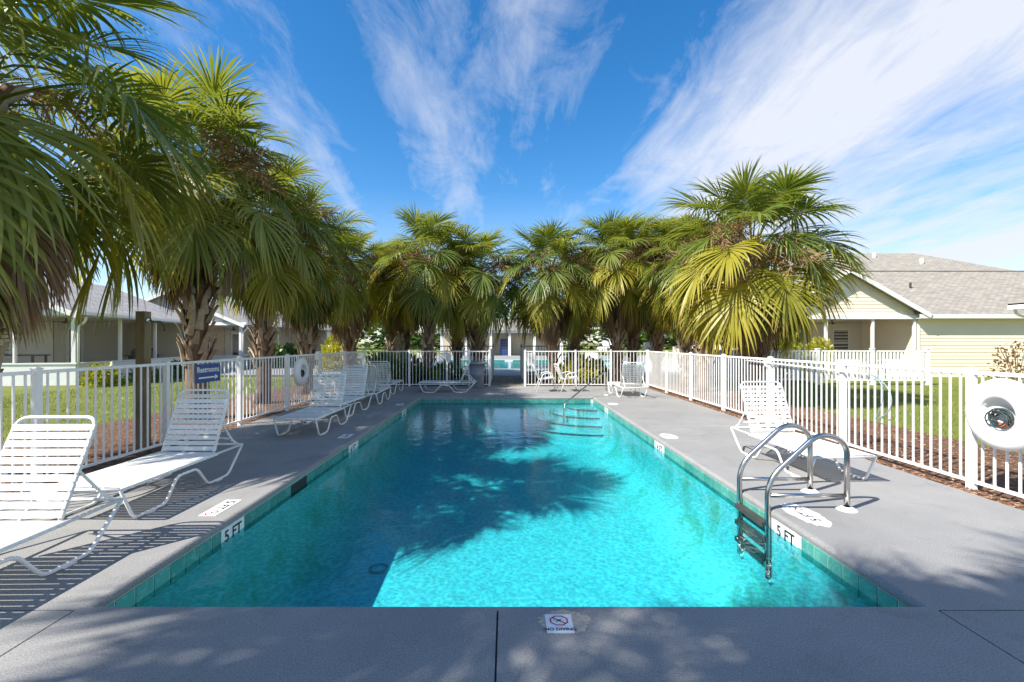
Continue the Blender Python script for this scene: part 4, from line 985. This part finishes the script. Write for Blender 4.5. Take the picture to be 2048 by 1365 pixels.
# --- vinyl yard fence
vf = empty('yard_fence', (9.6, 17.0, 0), R(-3)); tag(vf, 'white vinyl picket yard fence in front of the cream house', 'fence')
for t in (0.0, 1.95, 3.9, 5.85):
    m = MB(); m.box(t-0.055, t+0.055, -0.055, 0.055, -0.1, 1.27); m.box(t-0.07, t+0.07, -0.07, 0.07, 1.27, 1.30); m.build('post', 'white_trim', vf)
vp = MB(); vp.box(-0.035, 0.035, -0.012, 0.012, 0.16, 1.17); vpm = vp.mesh('picket', 'white_trim')
for a in (0.0, 1.95, 3.9):
    m = MB(); m.box(a+0.055, a+1.895, -0.02, 0.02, 1.17, 1.22); m.build('top_rail', 'white_trim', vf); m = MB(); m.box(a+0.055, a+1.895, -0.02, 0.02, 0.10, 0.16); m.build('bottom_rail', 'white_trim', vf)
    for k in range(14): link('picket', vpm, vf, (a+0.15+k*0.127, 0, 0))
vf2 = empty('yard_fence', (9.5, 17.0, 0), R(100)); tag(vf2, 'solid cream vinyl privacy fence behind the right palms', 'fence')
for k in range(4):
    m = MB(); m.box(k*2.0-0.06, k*2.0+0.06, -0.06, 0.06, -0.1, 1.30); m.build('post', 'siding_white', vf2)
    if k < 3:
        for q in range(12): m = MB(); m.box(k*2.0+0.07+q*0.155, k*2.0+0.07+q*0.155+0.150, -0.015, 0.015, 0.05, 1.2); m.build('board', 'siding_white', vf2)

# ---------------------------------------------------------------- shrubs
def shrub(loc, rx, ry, rz_, n, mat, label, seed, leaf=0.10, stems=6, name='shrub'):
    rnd = random.Random(seed); root = empty(name, loc); tag(root, label, 'shrub'); mb = MB()
    for _ in range(n):
        while True:
            p = Vector((rnd.uniform(-1,1), rnd.uniform(-1,1), rnd.uniform(0,1)))
            if 0.15 < p.length < 1.0 + 0.15*rnd.random(): break
        c_ = Vector((p.x*rx, p.y*ry, p.z*rz_)); d = (p + Vector((rnd.uniform(-.7,.7), rnd.uniform(-.7,.7), rnd.uniform(-.3,.7)))).normalized(); s_ = d.cross(Vector((rnd.uniform(-1,1), rnd.uniform(-1,1), 0.3))).normalized()
        L_ = leaf*rnd.uniform(0.6, 1.4); W_ = L_*0.28; i = len(mb.v)
        mb.v += [tuple(c_), tuple(c_+d*L_*0.5+s_*W_), tuple(c_+d*L_), tuple(c_+d*L_*0.5-s_*W_)]; mb.f.append((i,i+1,i+2,i+3))
    o = mb.build('foliage', mat, root); o['kind'] = 'stuff'
    m = MB()
    for k in range(stems):
        a = rnd.uniform(0, 6.28); m.tube([(0.05*math.cos(a), 0.05*math.sin(a), -0.05), (rx*0.35*math.cos(a), ry*0.35*math.sin(a), rz_*0.5), (rx*0.6*math.cos(a), ry*0.6*math.sin(a), rz_*0.85)], [0.015, 0.010, 0.005], 5)
    m.build('stems', 'bark', root); return root
shrub((-14.6, 16.4, -0.05), 0.55, 0.5, 0.75, 900, 'shrub_yellow', 'bright yellow-green shrub at the left house corner by the downspout', 1, 0.13)
shrub((-14.2, 18.2, -0.05), 0.7, 0.9, 0.55, 900, 'shrub_green', 'low dark green shrub beside the yellow shrub along the porch', 2, 0.10)
shrub((-14.6, 20.4, -0.05), 0.6, 0.8, 0.70, 800, 'shrub_green', 'green shrub along the left porch behind the wooden post', 3, 0.14)
shrub((-14.0, 27.0, -0.05), 0.8, 0.9, 1.5, 1400, 'shrub_green', 'leafy green bush before the second house between palm trunks', 4, 0.22)
shrub((-14.0, 29.8, -0.05), 0.8, 0.9, 1.4, 1200, 'shrub_green', 'leafy green bush further along the second house porch', 5, 0.22)
shrub((-9.2, 25.0, -0.05), 0.9, 0.9, 1.9, 1400, 'shrub_yellow', 'tall light green bush beyond the left life ring case', 6, 0.25)
shrub((11.5, 18.9, -0.05), 0.9, 0.6, 1.9, 2400, 'shrub_yellow', 'yellow-green bush behind the white yard fence', 7, 0.16)
shrub((13.2, 19.2, -0.05), 0.6, 0.5, 1.7, 1500, 'shrub_yellow', 'smaller yellow-green bush by the screened gable porch', 8, 0.14)
shrub((14.9, 18.6, -0.05), 0.5, 0.4, 1.0, 700, 'shrub_green', 'small green shrub at the end of the yard fence', 9, 0.12)
shrub((19.3, 17.2, -0.05), 0.8, 0.7, 1.6, 420, 'shrub_red', 'sparse reddish twiggy shrub against the cream siding', 10, 0.12, 12)
for k, (x, y, s_) in enumerate(((-3.9, 16.9, 0.8), (-2.2, 16.6, 0.55), (2.7, 16.9, 0.75), (3.3, 17.6, 0.6), (-4.9, 18.2, 0.9))):
    shrub((x, y, -0.05), s_, s_*0.8, s_*1.25, 800, 'shrub_green' if k != 2 else 'shrub_yellow', ['bushy undergrowth behind the back fence near its left corner', 'low undergrowth behind the sideways lounge', 'yellowish undergrowth behind the fence right of the armchairs', 'dark undergrowth by the rough grey palm trunk', 'dense undergrowth beyond the back left fence corner'][k], 20+k, 0.22)

# ---------------------------------------------------------------- path and second pool beyond
pv = MB(); pv.box(-0.145, 0.145, -0.145, 0.145, -0.05, 0.0); pvm = pv.mesh('paver', 'paver')
pb = MB(); pb.quad((-0.6,15.75,-0.045),(0.66,15.75,-0.045),(0.66,20.9,-0.045),(-0.6,20.9,-0.045)); path = struct(pb.build('paver_path', 'mulch'))
for i in range(4):
    for j in range(17): link('paver', pvm, path, (-0.42+i*0.302, 15.93+j*0.302, 0.0))
fd = MB(); frame_sheet(fd, (-16, 16, 20.9, 52), (-5.5, 9.5, 26.3, 40.0), 0.0); struct(fd.build('far_deck', 'deck'))
fb = MB()
fb.quad((-5.5,26.3,-1.1),(9.5,26.3,-1.1),(9.5,40,-1.1),(-5.5,40,-1.1)); fb.quad((-5.5,40,0),(-5.5,40,-1.1),(9.5,40,-1.1),(9.5,40,0)); fb.quad((-5.5,26.3,0),(-5.5,40,0),(-5.5,40,-1.1),(-5.5,26.3,-1.1)); fb.quad((9.5,26.3,0),(9.5,26.3,-1.1),(9.5,40,-1.1),(9.5,40,0))
fbo = struct(fb.build('far_pool_basin', 'plaster'))
m = MB(); m.box(-5.5, 9.5, 39.985, 40.0, -0.22, -0.03); m.build('tile_band', 'tile', fbo)
m = MB(); m.box(-0.15, 0.55, 39.97, 39.985, -0.20, -0.05); pl = m.build('depth_plaque', 'print_white', fbo)
fw = MB(); fw.quad((-5.49,26.31,-0.14),(9.49,26.31,-0.14),(9.49,39.97,-0.14),(-5.49,39.97,-0.14)); struct(fw.build('far_pool_water', 'water'))
def dark_fence(x0, x1, y, label):
    r_ = empty('metal_fence', (x0, y, 0)); tag(r_, label, 'fence', 'dark metal fences round the far pool'); n_ = int((x1-x0)/0.13)
    m = MB(); m.box(0, x1-x0, -0.015, 0.015, 1.32, 1.36); m.build('top_rail', 'dark_metal', r_); m = MB(); m.box(0, x1-x0, -0.015, 0.015, 0.08, 0.12); m.build('bottom_rail', 'dark_metal', r_)
    q = MB(); q.box(-0.009, 0.009, -0.009, 0.009, 0.12, 1.32); qm = q.mesh('picket', 'dark_metal')
    for k in range(n_+1): link('picket', qm, r_, (k*(x1-x0)/n_, 0, 0))
    p = MB(); p.box(-0.03, 0.03, -0.03, 0.03, 0, 1.42); pmx = p.mesh('post', 'dark_metal'); link('post', pmx, r_, (0, 0, 0)); link('post', pmx, r_, (x1-x0, 0, 0)); return r_
dark_fence(-5.6, -0.62, 21.0, 'dark metal fence at the far end of the path, left side')
dark_fence(0.68, 5.6, 21.0, 'dark metal fence at the far end of the path, right side')
# simple far loungers
def far_lounger(x, y, rz, label):
    r_ = empty('chaise_lounge', (x, y, 0), rz); tag(r_, label, 'lounge chair', 'white lounges on the far pool deck')
    m = MB(); m.box(-0.33, 0.33, 0, 1.25, 0.28, 0.32); m.build('seat', 'vinyl_strap', r_)
    m = MB(); m.v = [(-0.29,1.24,0.31),(0.29,1.24,0.31),(0.29,1.55,0.96),(-0.29,1.55,0.96),(-0.29,1.27,0.30),(0.29,1.27,0.30),(0.29,1.58,0.95),(-0.29,1.58,0.95)]; m.f = [(0,1,2,3),(7,6,5,4),(0,4,5,1),(1,5,6,2),(2,6,7,3),(3,7,4,0)]; m.build('backrest', 'vinyl_strap', r_)
    for sx in (-1, 1):
        m = MB(); m.tube([(sx*0.32,0,0.3),(sx*0.32,0.14,0.012),(sx*0.32,0.5,0.012),(sx*0.32,0.64,0.26),(sx*0.32,0.92,0.26),(sx*0.32,1.08,0.012),(sx*0.32,1.42,0.012),(sx*0.32,1.69,0.3)], 0.014, 6); m.build('leg_frame', 'white_metal', r_)
for k, (x, y, a) in enumerate(((-3.9, 22.6, 20), (-2.9, 23.0, 15), (-1.9, 22.7, -10), (2.0, 22.8, 30), (3.0, 23.1, 10), (4.0, 22.7, -20), (4.9, 23.2, 15))):
    far_lounger(x, y, R(a), 'white lounge on the far pool deck, left of the paver path' if x < 0 else 'white lounge on the far pool deck, right of the paver path')
# pool house
ph = empty('pool_house', (0, 52, 0)); tag(ph, 'beige pool house with white columns beyond the far pool', 'building')
m = MB(); m.box(-7.6, 6.6, 2.2, 8, 0, 2.6); m.build('wall', 'stucco', ph)
m = MB(); m.box(-7.9, 7.0, -0.2, 8.3, 2.6, 2.85); m.build('eave', 'white_trim', ph)
roof_plane(ph, [(-8.0, -0.3, 2.85), (7.1, -0.3, 2.85), (3.5, 4, 4.3), (-4.5, 4, 4.3)], 'shingle_tan'); roof_plane(ph, [(7.1, -0.3, 2.85), (7.1, 8.4, 2.85), (3.5, 4.01, 4.3), (3.5, 4, 4.3)], 'shingle_tan')
for x in (-7.4, -4.6, -1.8, 0.35, 3.2, 6.3):
    m = MB(); m.box(x-0.15, x+0.15, 0.0, 0.3, 0, 2.6); m.build('column', 'white_trim', ph)
m = MB(); m.box(-4.2, -3.2, 2.14, 2.2, 0, 2.1); m.build('door', 'glass_dark', ph)
vmx = empty('vending_machine', (-0.25, 52.6, 0)); tag(vmx, 'blue and dark drinks machine against the pool house', 'vending machine')
m = MB(); m.box(-0.48, 0.48, 0, 0.8, 0, 1.95); m.build('cabinet', 'blue_paint', vmx)
for i in range(3):
    for j in range(4): m = MB(); m.box(-0.36+i*0.26, -0.36+i*0.26+0.2, -0.01, 0.0, 0.75+j*0.28, 0.75+j*0.28+0.2); m.build('display_panel', 'glass_dark', vmx)
def car(loc, rz, mat, label):
    r_ = empty('parked_car', loc, rz); tag(r_, label, 'car', 'cars parked beyond the far pool')
    m = MB(); m.prism([(-2.2,0.35),(2.2,0.35),(2.25,0.75),(1.3,0.95),(0.6,1.5),(-1.2,1.52),(-1.9,1.0),(-2.25,0.9)], -0.85, 0.85, 'y'); m.build('body', mat, r_)
    for sy in (-1, 1):
        m = MB(); m.prism([(-1.6,1.0),(1.0,1.0),(0.52,1.42),(-1.1,1.43)], sy*0.856, sy*0.866, 'y'); m.build('side_window', 'glass_dark', r_)
        for x in (-1.35, 1.4): m = MB(); m.lathe([(0.0,-0.1),(0.33,-0.1),(0.33,0.1),(0.0,0.1)], 16, axis='x'); w_ = m.build('wheel', 'rubber', r_, loc=(x, sy*0.8, 0.33), rot=(0, 0, R(90)))
    m = MB(); m.quad((0.63,-0.72,1.47),(0.63,0.72,1.47),(1.28,0.78,0.99),(1.28,-0.78,0.99)); o = m.build('windscreen', 'glass_dark', r_); o.location = (0.02, 0, 0.015)
    return r_
car((-5.2, 63, 0), R(90), 'car_red', 'dark red parked car beyond the pool house on the left')
car((17.5, 55, 0), R(80), 'car_dark', 'dark grey parked car beyond the back right palms')
car((12.6, 57, 0), R(90), 'plastic_white', 'white parked car beyond the far pool on the right')
# distant tree line
rnd = random.Random(77); tl = MB()
for _ in range(15000):
    x = rnd.uniform(-140, 140); y = rnd.uniform(95, 115); hmax = 5.5 + 2.5*math.sin(x*0.11) + 1.5*math.sin(x*0.37+1)
    z = rnd.uniform(0, 1)**0.7*hmax; a = rnd.uniform(0, 6.28); s_ = rnd.uniform(0.5, 1.1); d = Vector((math.cos(a), math.sin(a), rnd.uniform(-0.6, 0.6)))*s_; q = Vector((-d.y, d.x, rnd.uniform(-0.4, 0.4)))*0.7; c_ = Vector((x, y, z))
    tl.quad(c_-d, c_-q, c_+d, c_+q)
o = tl.build('distant_woods', 'shrub_green'); o['kind'] = 'stuff'
